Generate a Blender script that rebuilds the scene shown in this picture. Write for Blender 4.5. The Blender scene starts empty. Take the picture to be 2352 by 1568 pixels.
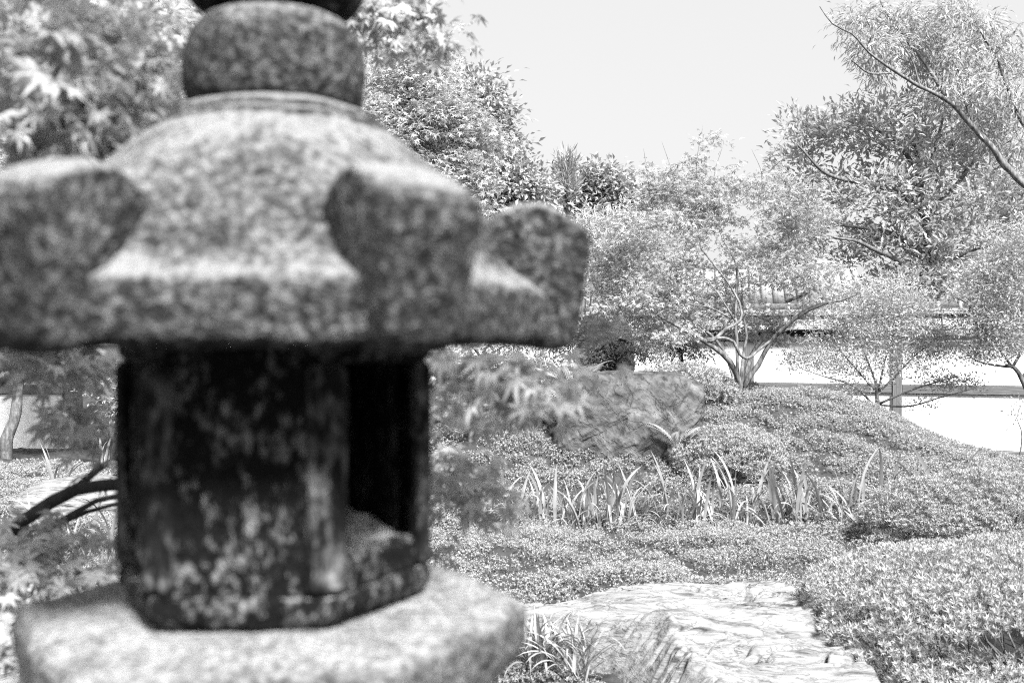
import bpy, math, random
import numpy as np
from mathutils import Vector, Matrix

random.seed(7)
rng = np.random.default_rng(11)
sc = bpy.context.scene
COL = sc.collection

# ------------------------------------------------------------------ camera
EYE = 1.6
F = 2352.0 / 36.0 * 35.0
cam_data = bpy.data.cameras.new('camera')
cam = bpy.data.objects.new('camera', cam_data)
COL.objects.link(cam)
cam.location = (0, 0, EYE)
cam.rotation_euler = (math.radians(90), 0, 0)
cam_data.lens = 35.0
cam_data.sensor_width = 36.0
cam_data.clip_start = 0.05
cam_data.clip_end = 2000
cam_data.dof.use_dof = True
cam_data.dof.focus_distance = 10.0
cam_data.dof.aperture_fstop = 4.2
sc.camera = cam

# ------------------------------------------------------------------ light
SUN_EL, SUN_AZ = 49.0, 156.0          # azimuth clockwise from +Y (north): from the right, a little behind the camera
world = bpy.data.worlds.new('World')
sc.world = world
world.use_nodes = True
wn = world.node_tree.nodes
wl = world.node_tree.links
wn.clear()
sky = wn.new('ShaderNodeTexSky')
sky.sky_type = 'NISHITA'
sky.sun_disc = False
sky.sun_elevation = math.radians(SUN_EL)
sky.sun_rotation = math.radians(SUN_AZ)
sky.air_density = 1.0
sky.dust_density = 3.0
hsv = wn.new('ShaderNodeHueSaturation')
hsv.inputs['Saturation'].default_value = 0.0
mixw = wn.new('ShaderNodeMix')
mixw.data_type = 'RGBA'
mixw.inputs[0].default_value = 0.97         # thin even cloud over the clear sky
mixw.inputs[7].default_value = (.63, .63, .63, 1)
bg = wn.new('ShaderNodeBackground')
bg.inputs['Strength'].default_value = 0.1
wo = wn.new('ShaderNodeOutputWorld')
wl.new(sky.outputs[0], hsv.inputs['Color'])
wl.new(hsv.outputs[0], mixw.inputs[6])
wl.new(mixw.outputs[2], bg.inputs['Color'])
wl.new(bg.outputs[0], wo.inputs['Surface'])

sun_d = bpy.data.lights.new('sun', 'SUN')
sun_d.energy = 1.5
sun_d.angle = math.radians(14)
sun_d.color = (1, 1, 1)
sun = bpy.data.objects.new('sun', sun_d)
COL.objects.link(sun)
az, el = math.radians(SUN_AZ), math.radians(SUN_EL)
sdir = Vector((math.sin(az) * math.cos(el), math.cos(az) * math.cos(el), math.sin(el)))
sun.rotation_euler = sdir.to_track_quat('Z', 'Y').to_euler()
sun.location = (6, -4, 12)

sc.view_settings.view_transform = 'Standard'
sc.view_settings.look = 'None'
sc.view_settings.gamma = 1.0
sc.view_settings.use_curve_mapping = False
sc.view_settings.exposure = 3.6
sc.render.engine = 'CYCLES'
sc.cycles.filter_width = 1.1
sc.cycles.use_denoising = False
sc.cycles.max_bounces = 7
sc.cycles.diffuse_bounces = 3
sc.cycles.transmission_bounces = 3
sc.cycles.transparent_max_bounces = 4


# ------------------------------------------------------------------ numeric helpers
def P(px, py, Y):
    """a point of the place seen at (px, py) of the 2352-wide photograph, Y metres away"""
    return np.array([(px - 1176.0) / F * Y, Y, EYE - (py - 784.0) / F * Y])


def _hash(ix, iy, iz):
    n = (ix * 374761393 + iy * 668265263 + iz * 2147483647 + 1013) & 0xFFFFFFFF
    n = ((n ^ (n >> 13)) * 1274126177) & 0xFFFFFFFF
    n = (n ^ (n >> 16)) & 0xFFFFFFFF
    return n.astype(np.float64) / 4294967295.0


def vnoise(p):
    p = np.asarray(p, dtype=np.float64)
    i = np.floor(p).astype(np.int64)
    f = p - i
    f = f * f * (3 - 2 * f)
    out = 0
    for dx in (0, 1):
        wx = f[..., 0] if dx else 1 - f[..., 0]
        for dy in (0, 1):
            wy = f[..., 1] if dy else 1 - f[..., 1]
            for dz in (0, 1):
                wz = f[..., 2] if dz else 1 - f[..., 2]
                out = out + wx * wy * wz * _hash(i[..., 0] + dx, i[..., 1] + dy, i[..., 2] + dz)
    return out * 2 - 1


def fbm(p, octv=4, gain=0.5):
    p = np.asarray(p, dtype=np.float64)
    s, a, t = 0, 1.0, 0
    for k in range(octv):
        s = s + a * vnoise(p * (2.03 ** k) + 17.3 * k)
        t += a
        a *= gain
    return s / t


def ridged(p, octv=4):
    p = np.asarray(p, dtype=np.float64)
    s, a, t = 0, 1.0, 0
    for k in range(octv):
        s = s + a * (1 - 2 * np.abs(vnoise(p * (2.03 ** k) + 9.1 * k)))
        t += a
        a *= 0.5
    return s / t


def smooth(t):
    t = np.clip(t, 0, 1)
    return t * t * (3 - 2 * t)


def unit(v):
    v = np.asarray(v, dtype=np.float64)
    return v / np.maximum(np.linalg.norm(v, axis=-1, keepdims=True), 1e-9)


# ------------------------------------------------------------------ meshes
class MB:
    """collects polygons and links them as one mesh"""
    def __init__(self):
        self.v, self.n = [], 0
        self.f = []                     # (array (m,k), material index, smooth)

    def add(self, V, faces, mi=0, sm=True):
        V = np.asarray(V, dtype=np.float64).reshape(-1, 3)
        faces = np.asarray(faces, dtype=np.int64)
        if len(faces):
            self.f.append((faces + self.n, mi, sm))
        self.v.append(V)
        self.n += len(V)

    def mesh(self, name, mats):
        me = bpy.data.meshes.new(name)
        V = np.concatenate(self.v) if self.v else np.zeros((0, 3))
        me.vertices.add(len(V))
        me.vertices.foreach_set('co', V.astype(np.float32).ravel())
        loops = np.concatenate([a.ravel() for a, _, _ in self.f]) if self.f else np.zeros(0, int)
        tot = np.concatenate([np.full(len(a), a.shape[1]) for a, _, _ in self.f]) if self.f else np.zeros(0, int)
        me.loops.add(len(loops))
        me.loops.foreach_set('vertex_index', loops.astype(np.int32))
        me.polygons.add(len(tot))
        st = np.concatenate([[0], np.cumsum(tot)[:-1]]) if len(tot) else np.zeros(0, int)
        me.polygons.foreach_set('loop_start', st.astype(np.int32))
        me.polygons.foreach_set('loop_total', tot.astype(np.int32))
        mi = np.concatenate([np.full(len(a), m) for a, m, _ in self.f]) if self.f else np.zeros(0, int)
        sm = np.concatenate([np.full(len(a), s) for a, _, s in self.f]) if self.f else np.zeros(0, bool)
        me.polygons.foreach_set('material_index', mi.astype(np.int32))
        me.polygons.foreach_set('use_smooth', sm.astype(bool))
        for m in (mats if isinstance(mats, (list, tuple)) else [mats]):
            me.materials.append(m)
        me.update(calc_edges=True)
        me.validate()
        return me

    def build(self, name, mats, parent=None, kind=None):
        o = bpy.data.objects.new(name, self.mesh(name, mats))
        COL.objects.link(o)
        if parent is not None:
            o.parent = parent
        if kind:
            o['kind'] = kind
        return o


def tag(o, label=None, cat=None, group=None, kind=None):
    for k, v in (('label', label), ('category', cat), ('group', group), ('kind', kind)):
        if v:
            o[k] = v
    return o


def empty(name, loc, label, cat, group=None):
    o = bpy.data.objects.new(name, None)
    o.empty_display_size = 0.1
    COL.objects.link(o)
    o.location = [float(a) for a in loc]
    return tag(o, label, cat, group)


def inst(name, me, parent, loc, R=None, s=1.0):
    """an object of its own on shared mesh data (location in the parent's space)"""
    o = bpy.data.objects.new(name, me)
    COL.objects.link(o)
    o.parent = parent
    M = np.eye(4)
    if R is not None:
        M[:3, :3] = R
    M[:3, :3] *= s
    M[:3, 3] = loc
    o.matrix_local = Matrix(M.tolist())
    return o


def tube(mb, pts, rad, sides=6, mi=0, cap=True):
    pts = np.asarray(pts, float)
    n = len(pts)
    rad = np.broadcast_to(np.asarray(rad, float), (n,))
    d = np.gradient(pts, axis=0)
    d = unit(d)
    ref = np.array([0.0, 0.0, 1.0])
    if abs(np.mean(d, axis=0)[2]) > 0.8:
        ref = np.array([1.0, 0.0, 0.0])
    a = unit(np.cross(d, ref))
    b = np.cross(d, a)
    t = np.linspace(0, 2 * np.pi, sides, endpoint=False)
    ring = a[:, None, :] * np.cos(t)[None, :, None] + b[:, None, :] * np.sin(t)[None, :, None]
    V = pts[:, None, :] + ring * rad[:, None, None]
    i = np.arange(n - 1)[:, None] * sides
    j = np.arange(sides)[None, :]
    j2 = (j + 1) % sides
    Q = np.stack([i + j, i + j2, i + sides + j2, i + sides + j], -1).reshape(-1, 4)
    mb.add(V.reshape(-1, 3), Q, mi)
    if cap and sides >= 3:
        base = mb.n - n * sides
        mb.f.append((np.array([[base + (n - 1) * sides + k for k in range(sides)]]), mi, True))
        mb.f.append((np.array([[base + sides - 1 - k for k in range(sides)]]), mi, True))


def resample(pts, step):
    """smooth curve through pts (chord-length spaced, so it never loops), about `step` apart"""
    pts = np.asarray(pts, float)
    L = np.maximum(np.linalg.norm(np.diff(pts, axis=0), axis=1), 1e-6)
    sl = np.diff(pts, axis=0) / L[:, None]
    T = np.empty_like(pts)
    T[0], T[-1] = sl[0], sl[-1]
    if len(pts) > 2:
        w = L[1:] / (L[1:] + L[:-1])
        T[1:-1] = sl[:-1] * w[:, None] + sl[1:] * (1 - w)[:, None]
    out = []
    for k in range(len(pts) - 1):
        m = max(2, int(L[k] / step))
        t = np.linspace(0, 1, m, endpoint=False)[:, None]
        h = L[k]
        out.append((2 * t ** 3 - 3 * t ** 2 + 1) * pts[k] + (t ** 3 - 2 * t ** 2 + t) * h * T[k] + (-2 * t ** 3 + 3 * t ** 2) * pts[k + 1] + (t ** 3 - t ** 2) * h * T[k + 1])
    out.append(pts[-1][None])
    return np.vstack(out)


def box(mb, c, s, R=None, mi=0, bev=0.0):
    """box with chamfered vertical and horizontal edges"""
    c, s = np.asarray(c, float), np.asarray(s, float) / 2
    b = min(bev, 0.45 * s.min() * 2)
    bm_v, idx = [], {}
    if b <= 0:
        V = np.array([[x, y, z] for x in (-1, 1) for y in (-1, 1) for z in (-1, 1)]) * s
        Q = [[0, 1, 3, 2], [4, 6, 7, 5], [0, 4, 5, 1], [2, 3, 7, 6], [0, 2, 6, 4], [1, 5, 7, 3]]
        V = V @ R.T if R is not None else V
        mb.add(V + c, Q, mi, False)
        return
    for x in (-1, 1):
        for y in (-1, 1):
            for z in (-1, 1):
                for k in range(3):
                    v = np.array([x, y, z]) * s
                    for m in range(3):
                        if m != k:
                            v[m] -= b * (x, y, z)[m]
                    idx[(x, y, z, k)] = len(bm_v)
                    bm_v.append(v)
    quads, tris = [], []
    for k in range(3):
        a, d = [m for m in range(3) if m != k]
        for sg in (-1, 1):
            q = []
            for (u, w) in ((-1, -1), (1, -1), (1, 1), (-1, 1)):
                t = [0, 0, 0]
                t[k], t[a], t[d] = sg, u, w
                q.append(idx[(t[0], t[1], t[2], k)])
            quads.append(q)
    for k in range(3):                       # edges along axis k
        a, d = [m for m in range(3) if m != k]
        for u in (-1, 1):
            for w in (-1, 1):
                q = []
                for (sg, kk) in ((-1, a), (1, a), (1, d), (-1, d)):
                    t = [0, 0, 0]
                    t[k], t[a], t[d] = sg, u, w
                    q.append(idx[(t[0], t[1], t[2], kk)])
                quads.append(q)
    for x in (-1, 1):
        for y in (-1, 1):
            for z in (-1, 1):
                tris.append([idx[(x, y, z, k)] for k in range(3)])
    V = np.array(bm_v)
    # consistent outward winding
    def fix(fs):
        out = []
        for f in fs:
            n = np.cross(V[f[1]] - V[f[0]], V[f[2]] - V[f[0]])
            out.append(f if np.dot(n, V[f].mean(0)) > 0 else f[::-1])
        return out
    quads, tris = fix(quads), fix(tris)
    V = V @ R.T if R is not None else V
    n0 = mb.n
    mb.add(V + c, quads, mi, False)
    mb.f.append((np.array(tris) + n0, mi, False))


def rotz(a):
    c, s = math.cos(a), math.sin(a)
    return np.array([[c, -s, 0], [s, c, 0], [0, 0, 1.0]])


def basis(d, nrm):
    """rotation matrices with +Y along d and +Z near nrm, (n,3,3)"""
    d = unit(d)
    x = unit(np.cross(d, nrm))
    z = np.cross(x, d)
    return np.stack([x, d, z], -1)


def scatter(mb, tV, tT, pos, R, s, mi=0, sm=False):
    """many copies of a small template into one mesh"""
    pos = np.asarray(pos)
    n, k = len(pos), len(tV)
    if n == 0:
        return
    s = np.broadcast_to(np.asarray(s, float), (n,))
    V = np.einsum('nij,kj->nki', R, tV) * s[:, None, None] + pos[:, None, :]
    T = (tT[None] + (np.arange(n) * k)[:, None, None]).reshape(-1, tT.shape[1])
    mb.add(V.reshape(-1, 3), T, mi, sm)


# ------------------------------------------------------------------ materials (all without hue: the photograph is monochrome)
def g(v):
    return (v, v, v, 1.0)


def new_mat(name):
    m = bpy.data.materials.new(name)
    m.use_nodes = True
    nt = m.node_tree
    return m, nt, nt.nodes['Principled BSDF'], nt.nodes['Material Output']


def ramp(nt, src, stops):
    r = nt.nodes.new('ShaderNodeValToRGB')
    e = r.color_ramp.elements
    e[0].position, e[0].color = stops[0][0], g(stops[0][1])
    e[1].position, e[1].color = stops[-1][0], g(stops[-1][1])
    for p, v in stops[1:-1]:
        x = e.new(p)
        x.color = g(v)
    nt.links.new(src, r.inputs[0])
    return r.outputs[0]


def noise_tex(nt, scale, detail=4, rough=0.55, vec=None, kind='noise'):
    if kind == 'noise':
        t = nt.nodes.new('ShaderNodeTexNoise')
        t.inputs['Detail'].default_value = detail
        t.inputs['Roughness'].default_value = rough
    else:
        t = nt.nodes.new('ShaderNodeTexVoronoi')
    t.inputs['Scale'].default_value = scale
    if vec is not None:
        nt.links.new(vec, t.inputs['Vector'])
    return t


def leaf_mat(name, lo, hi, trans=0.3, spec=0.35, rough=0.45, island=True):
    m, nt, bs, out = new_mat(name)
    if island:
        gi = nt.nodes.new('ShaderNodeNewGeometry')
        src = gi.outputs['Random Per Island']
    else:
        oi = nt.nodes.new('ShaderNodeObjectInfo')
        src = oi.outputs['Random']
    c = ramp(nt, src, [(0.0, lo), (0.6, (lo + hi) / 2), (1.0, hi)])
    nt.links.new(c, bs.inputs['Base Color'])
    bs.inputs['Roughness'].default_value = rough
    bs.inputs['Specular IOR Level'].default_value = spec
    tr = nt.nodes.new('ShaderNodeBsdfTranslucent')
    nt.links.new(c, tr.inputs['Color'])
    mx = nt.nodes.new('ShaderNodeMixShader')
    mx.inputs[0].default_value = trans
    nt.links.new(bs.outputs[0], mx.inputs[1])
    nt.links.new(tr.outputs[0], mx.inputs[2])
    nt.links.new(mx.outputs[0], out.inputs['Surface'])
    return m


def noise_mat(name, stops, scale, detail=5, rough=0.85, bump=0.3, bscale=None, stretch=None, dist=0.02, rot=None):
    m, nt, bs, out = new_mat(name)
    tc = nt.nodes.new('ShaderNodeTexCoord')
    vec = tc.outputs['Object']
    if stretch or rot:
        mp = nt.nodes.new('ShaderNodeMapping')
        if stretch:
            mp.inputs['Scale'].default_value = stretch
        if rot:
            mp.inputs['Rotation'].default_value = rot
        nt.links.new(vec, mp.inputs['Vector'])
        vec = mp.outputs[0]
    n1 = noise_tex(nt, scale, detail, 0.6, vec)
    nt.links.new(ramp(nt, n1.outputs[0], stops), bs.inputs['Base Color'])
    bs.inputs['Roughness'].default_value = rough
    bs.inputs['Specular IOR Level'].default_value = 0.25
    if bump:
        n2 = noise_tex(nt, bscale or scale * 3, 6, 0.6, vec)
        bp = nt.nodes.new('ShaderNodeBump')
        bp.inputs['Strength'].default_value = bump
        bp.inputs['Distance'].default_value = dist
        nt.links.new(n2.outputs[0], bp.inputs['Height'])
        nt.links.new(bp.outputs[0], bs.inputs['Normal'])
    return m


def lichen_stone(name, base, spot, amount=0.5, fine=95.0, coarse=22.0, lit_tops=0.12, wf=0.62, stretch=None):
    """old granite: dark weathered ground, pale lichen specks and grains, upward faces paled as if sunlit"""
    m, nt, bs, out = new_mat(name)
    N, L = nt.nodes, nt.links
    tc = N.new('ShaderNodeTexCoord')
    vec = tc.outputs['Object']
    if stretch:
        mp = N.new('ShaderNodeMapping')
        mp.inputs['Scale'].default_value = stretch
        L.new(vec, mp.inputs['Vector'])
        vec = mp.outputs[0]
    a = noise_tex(nt, fine, 3, 0.7, vec)
    b = noise_tex(nt, coarse, 4, 0.6, vec)

    def math_(op, x, y, z=None):
        q = N.new('ShaderNodeMath')
        q.operation = op
        for k, v in enumerate((x, y, z)):
            if v is None:
                continue
            if isinstance(v, (int, float)):
                q.inputs[k].default_value = v
            else:
                L.new(v, q.inputs[k])
        return q.outputs[0]
    mixn = math_('MULTIPLY_ADD', a.outputs[0], wf, math_('MULTIPLY', b.outputs[0], 1 - wf))
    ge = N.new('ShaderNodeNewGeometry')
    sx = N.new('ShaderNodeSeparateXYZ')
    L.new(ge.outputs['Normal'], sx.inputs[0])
    up = math_('MULTIPLY', math_('POWER', math_('MAXIMUM', sx.outputs[2], 0.0), 3.0), lit_tops)  # sunlight on upward faces, painted into the colour
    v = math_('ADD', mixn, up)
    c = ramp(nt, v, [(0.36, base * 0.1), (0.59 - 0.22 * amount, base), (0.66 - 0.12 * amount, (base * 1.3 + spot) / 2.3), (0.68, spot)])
    L.new(c, bs.inputs['Base Color'])
    bs.inputs['Roughness'].default_value = 0.9
    bs.inputs['Specular IOR Level'].default_value = 0.2
    bp = N.new('ShaderNodeBump')
    bp.inputs['Strength'].default_value = 1.0
    bp.inputs['Distance'].default_value = 0.022
    L.new(mixn, bp.inputs['Height'])
    L.new(bp.outputs[0], bs.inputs['Normal'])
    return m


def rock_mat(name, stops, vein, scale, stretch, rot, bump=0.8, dist=0.03, crack=0.5):
    """foliated rock: streaks along the bedding, dark cracks"""
    m, nt, bs, out = new_mat(name)
    tc = nt.nodes.new('ShaderNodeTexCoord')
    mp0 = nt.nodes.new('ShaderNodeMapping')
    mp0.inputs['Rotation'].default_value = rot
    nt.links.new(tc.outputs['Object'], mp0.inputs['Vector'])
    mp = nt.nodes.new('ShaderNodeMapping')
    mp.inputs['Scale'].default_value = stretch
    nt.links.new(mp0.outputs[0], mp.inputs['Vector'])
    n1 = noise_tex(nt, scale, 8, 0.65, mp.outputs[0])
    n1.inputs['Distortion'].default_value = 0.25
    col = ramp(nt, n1.outputs[0], stops)
    n2 = noise_tex(nt, scale * 0.6, 5, 0.55, mp.outputs[0])
    n2.inputs['Distortion'].default_value = 0.5
    # thin dark cracks where the noise passes its middle value
    ab = nt.nodes.new('ShaderNodeMath')
    ab.operation = 'SUBTRACT'
    ab.inputs[1].default_value = 0.5
    nt.links.new(n2.outputs[0], ab.inputs[0])
    ab2 = nt.nodes.new('ShaderNodeMath')
    ab2.operation = 'ABSOLUTE'
    nt.links.new(ab.outputs[0], ab2.inputs[0])
    cr = ramp(nt, ab2.outputs[0], [(0.0, 1 - crack), (0.005, 1 - crack * 0.5), (0.014, 1.0)])
    mul = nt.nodes.new('ShaderNodeMix')
    mul.data_type = 'RGBA'
    mul.blend_type = 'MULTIPLY'
    mul.inputs[0].default_value = 1.0
    nt.links.new(col, mul.inputs[6])
    nt.links.new(cr, mul.inputs[7])
    nt.links.new(mul.outputs[2], bs.inputs['Base Color'])
    bs.inputs['Roughness'].default_value = 0.75
    bs.inputs['Specular IOR Level'].default_value = 0.3
    hs = nt.nodes.new('ShaderNodeMath')
    hs.operation = 'MULTIPLY_ADD'
    hs.inputs[1].default_value = 0.35
    nt.links.new(cr, hs.inputs[0])
    nt.links.new(n1.outputs[0], hs.inputs[2])
    bp = nt.nodes.new('ShaderNodeBump')
    bp.inputs['Strength'].default_value = bump
    bp.inputs['Distance'].default_value = dist
    nt.links.new(hs.outputs[0], bp.inputs['Height'])
    nt.links.new(bp.outputs[0], bs.inputs['Normal'])
    return m


M = {}
M['soil'] = noise_mat('soil', [(0.3, 0.015), (0.7, 0.05)], 9.0, 6, 0.95, 0.6, 30)
M['moss'] = noise_mat('moss', [(0.3, 0.06), (0.7, 0.15)], 40.0, 6, 0.95, 0.9, 120)
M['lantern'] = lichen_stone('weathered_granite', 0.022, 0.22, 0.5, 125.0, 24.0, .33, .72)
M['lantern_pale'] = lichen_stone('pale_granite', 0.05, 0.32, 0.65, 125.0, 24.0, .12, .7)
M['lantern_shaded'] = lichen_stone('shaded_granite', 0.003, 0.32, 0.34, 120.0, 40.0, 0.10, 0.58, (1.15, 1.15, .6))  # dark copy of the stone, shade under the overhangs put into its colour
M['lantern_post'] = lichen_stone('lit_granite_edge', 0.006, 0.26, 0.45, 85.0, 34.0, 0.15, 0.5, (1.1, 1.1, .45))  # light on the post edges put into the pale streaks
M['rock'] = rock_mat('schist', [(0.32, 0.03), (0.41, 0.11), (0.50, 0.18), (0.75, 0.22)], 0.1, 5.0, (0.6, 3.2, 5.0), (0.0, 0.0, 0.22), 0.8, 0.03, 0.4)
M['boulder'] = rock_mat('grey_schist', [(0.30, 0.018), (0.45, 0.045), (0.58, 0.08), (0.75, 0.16)], 0.1, 4.2, (2.0, 1.5, 1.0), (0.0, 0.75, 0.1), 1.0, 0.05, 0.4)
M['pale_rock'] = noise_mat('pale_rock', [(0.3, 0.12), (0.6, 0.28), (0.8, 0.34)], 7.0, 7, 0.8, 0.7, 18, (1, 1, 3))
M['lit_floor'] = noise_mat('lit_floor_stone', [(0.35, 0.15), (0.6, 0.55), (0.75, 0.7)], 60.0, 5, 0.95, 0.8, 120)  # pale tone stands in for light falling on the firebox floor
M['plaster'] = noise_mat('plaster', [(0.2, 0.66), (0.8, 0.74)], 1.6, 5, 0.95, 0.1, 40, None, 0.004)
M['timber'] = noise_mat('timber', [(0.25, 0.05), (0.7, 0.14)], 6.0, 6, 0.8, 0.4, 14, (0.6, 8, 8), 0.006)
M['timber_grey'] = noise_mat('pale_timber', [(0.25, 0.2), (0.7, 0.34)], 6.0, 6, 0.8, 0.4, 14, (0.6, 8, 8), 0.006)  # paler than the other beams, to offset the shade under the eave
M['timber_post'] = noise_mat('timber_post', [(0.25, 0.06), (0.7, 0.15)], 6.0, 6, 0.8, 0.4, 14, (8, 8, 0.6), 0.006)
M['dark'] = noise_mat('dark_timber', [(0.2, 0.012), (0.8, 0.03)], 5.0, 4, 0.85, 0.2, 12, (8, 8, 0.6), 0.006)
M['copper'] = noise_mat('roof_sheet', [(0.25, 0.16), (0.75, 0.27)], 3.0, 6, 0.5, 0.1, 9)
M['tile'] = noise_mat('roof_tile', [(0.25, 0.18), (0.75, 0.32)], 5.0, 6, 0.6, 0.2, 15)
M['bark'] = noise_mat('bark', [(0.3, 0.045), (0.55, 0.12), (0.75, 0.24)], 10.0, 6, 0.9, 0.8, 28, (3, 3, 1), 0.012)
M['bark_pale'] = noise_mat('pale_bark', [(0.3, 0.03), (0.5, 0.11), (0.75, 0.26)], 9.0, 6, 0.85, 0.6, 28, (3, 3, 1), 0.008)
M['bark_dark'] = noise_mat('dark_bark', [(0.3, 0.012), (0.7, 0.05)], 12.0, 6, 0.9, 0.8, 30, (3, 3, 1), 0.01)
M['cane'] = noise_mat('cane', [(0.3, 0.16), (0.7, 0.3)], 6.0, 3, 0.5, 0.1, 20)
M['leaf_near'] = leaf_mat('near_maple_leaf', 0.27, 0.52, 0.4)
M['leaf_near_o'] = leaf_mat('near_maple_leaf_single', 0.27, 0.52, 0.4, island=False)
M['leaf_maple'] = leaf_mat('maple_leaf', 0.28, 0.5, 0.42)
M['leaf_pale'] = leaf_mat('pale_leaf', 0.36, 0.54, 0.45)
M['leaf_mid'] = leaf_mat('mid_leaf', 0.28, 0.5, 0.4)
M['leaf_dark'] = leaf_mat('dark_leaf', 0.22, 0.42, 0.3, 0.5, 0.35)
M['leaf_big'] = leaf_mat('magnolia_leaf', 0.3, 0.52, 0.4, 0.4)
M['leaf_big_o'] = leaf_mat('magnolia_leaf_single', 0.3, 0.52, 0.4, 0.4, island=False)
M['leaf_oak'] = leaf_mat('oak_leaf', 0.28, 0.48, 0.4, 0.4)
M['leaf_oak_o'] = leaf_mat('oak_leaf_single', 0.28, 0.48, 0.4, 0.4, island=False)
M['leaf_azalea'] = leaf_mat('azalea_leaf', 0.24, 0.48, 0.35, 0.2)
M['leaf_azalea_o'] = leaf_mat('azalea_sprig_leaf', 0.24, 0.48, 0.35, 0.2, island=True)
M['leaf_cover'] = leaf_mat('cover_leaf', 0.24, 0.44, 0.35, 0.15, island=False)
M['leaf_iris'] = leaf_mat('iris_leaf', 0.18, 0.36, 0.3, 0.4, island=False)
M['leaf_sedge'] = leaf_mat('sedge_leaf', 0.22, 0.38, 0.25, 0.4, island=False)
M['leaf_fern'] = leaf_mat('fern_leaf', 0.32, 0.46, 0.35, 0.3, island=False)

# ------------------------------------------------------------------ terrain
CX = np.array([-40, -6, -4.2, -3.0, -2.0, -1.0, 0.0, 1.0, 2.5, 3.1, 3.96, 4.5, 5.05, 5.6, 6.4, 8, 40])
CZ = np.array([0, 0, .05, .35, .72, .9, .95, .98, 1.0, .98, .88, .66, .42, .24, .09, 0, 0])


def pads(x, y):
    """cushions of low plants with crevices between them, zero along a crevice"""
    return fbm(np.stack([x * 1.35, y * 2.3, np.zeros_like(x) + 5.5], -1), 4)


def height(x, y, lumps=True):
    x, y = np.asarray(x, float), np.asarray(y, float)
    t = np.clip((y - 8.7) / 3.3, 0, 1)
    s = 0.45 * smooth(t) + 0.55 * np.sin(np.pi / 2 * t) ** 1.15
    z = np.interp(x, CX, CZ) * s * (1 - 0.85 * smooth((y - 13.2) / 2.6))
    z = z - 0.22 * smooth((y - 12) / 4) * smooth((x - 3) / 3) - 0.12 * smooth((y - 12.5) / 3) * smooth((-x - 3) / 3)
    if lumps:
        p = np.stack([x * 1.3, y * 1.5, np.zeros_like(x) + 3.3], -1)
        amp = 0.075 * smooth((y - 3.0) / 2.0) * (1 - smooth((y - 20) / 10))
        z = z + amp * fbm(p, 3) + amp * (np.minimum(1, np.abs(pads(x, y)) / .3) - .6)
    return z


def axis(lo, hi, step, far, grow=1.35):
    a = list(np.arange(lo, hi + 1e-6, step))
    s, v = step, a[-1]
    while v < far:
        s *= grow
        v += s
        a.append(v)
    s, v = step, a[0]
    while v > -far:
        s *= grow
        v -= s
        a.insert(0, v)
    return np.array(a)


gx, gy = axis(-8.5, 8.5, 0.1, 500), axis(2.0, 17.0, 0.1, 500)
XX, YY = np.meshgrid(gx, gy)
ZZ = height(XX, YY)
mb = MB()
nx, ny = len(gx), len(gy)
ii = np.arange((ny - 1) * nx).reshape(ny - 1, nx)[:, :-1].ravel()
mb.add(np.stack([XX, YY, ZZ], -1).reshape(-1, 3), np.stack([ii, ii + 1, ii + nx + 1, ii + nx], -1))
ground = mb.build('ground', M['soil'])
tag(ground, kind='structure')

# ------------------------------------------------------------------ leaf shapes (+Y along the leaf, +Z its upper side)
def blade(L=1.0, W=0.35, fold=0.08, droop=0.12):
    V = np.array([[0, 0, 0], [-W / 2, 0.42 * L, fold], [W / 2, 0.42 * L, fold], [0, 0.5 * L, 0], [0, L, -droop]])
    T = np.array([[0, 3, 1], [0, 2, 3], [1, 3, 4], [3, 2, 4]])
    return V, T


def diamond(L=1.0, W=0.4, fold=0.06, droop=0.1):
    V = np.array([[0, 0, 0], [-W / 2, 0.45 * L, fold], [W / 2, 0.45 * L, fold], [0, L, -droop]])
    T = np.array([[0, 3, 1], [0, 2, 3]])
    return V, T


def palmate(lobes=5, spread=1.9, W=0.17, droop=0.15, notch=0.42, seed=0):
    """maple leaf: pointed lobes from one centre, one connected outline"""
    r = np.random.default_rng(seed)
    ang = np.linspace(-spread, spread, lobes)
    V = [[0, 0, 0]]
    ring = []
    for k, a in enumerate(ang):
        ln = (1 - 0.42 * (abs(a) / spread) ** 1.5) * (1 + r.uniform(-.06, .06))
        if k:
            am = (a + ang[k - 1]) / 2
            V.append([math.sin(am) * notch * 0.75, math.cos(am) * notch * 0.75, 0.02])
            ring.append(len(V) - 1)
        for q, (rr, da, zz) in enumerate(((0.55 * ln, -W * 0.62, -.01), (ln, 0, -droop * ln), (0.55 * ln, W * 0.62, -.01))):
            V.append([math.sin(a + da) * rr, math.cos(a + da) * rr, zz])
            ring.append(len(V) - 1)
    T = [[0, ring[k + 1], ring[k]] for k in range(len(ring) - 1)]
    return np.array(V), np.array(T)


def star(lobes=5, spread=1.7, W=0.2, droop=0.15):
    """a small far maple leaf"""
    ang = np.linspace(-spread, spread, lobes)
    V, T = [[0, 0, 0]], []
    for k, a in enumerate(ang):
        ln = 1 - 0.35 * (abs(a) / spread)
        n = len(V)
        V += [[math.sin(a - W * 1.6) * 0.45 * ln, math.cos(a - W * 1.6) * 0.45 * ln, 0.03], [math.sin(a) * ln, math.cos(a) * ln, -droop],
              [math.sin(a + W * 1.6) * 0.45 * ln, math.cos(a + W * 1.6) * 0.45 * ln, 0.03]]
        T += [[0, n + 1, n], [0, n + 2, n + 1]]
    return np.array(V), np.array(T)


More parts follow.
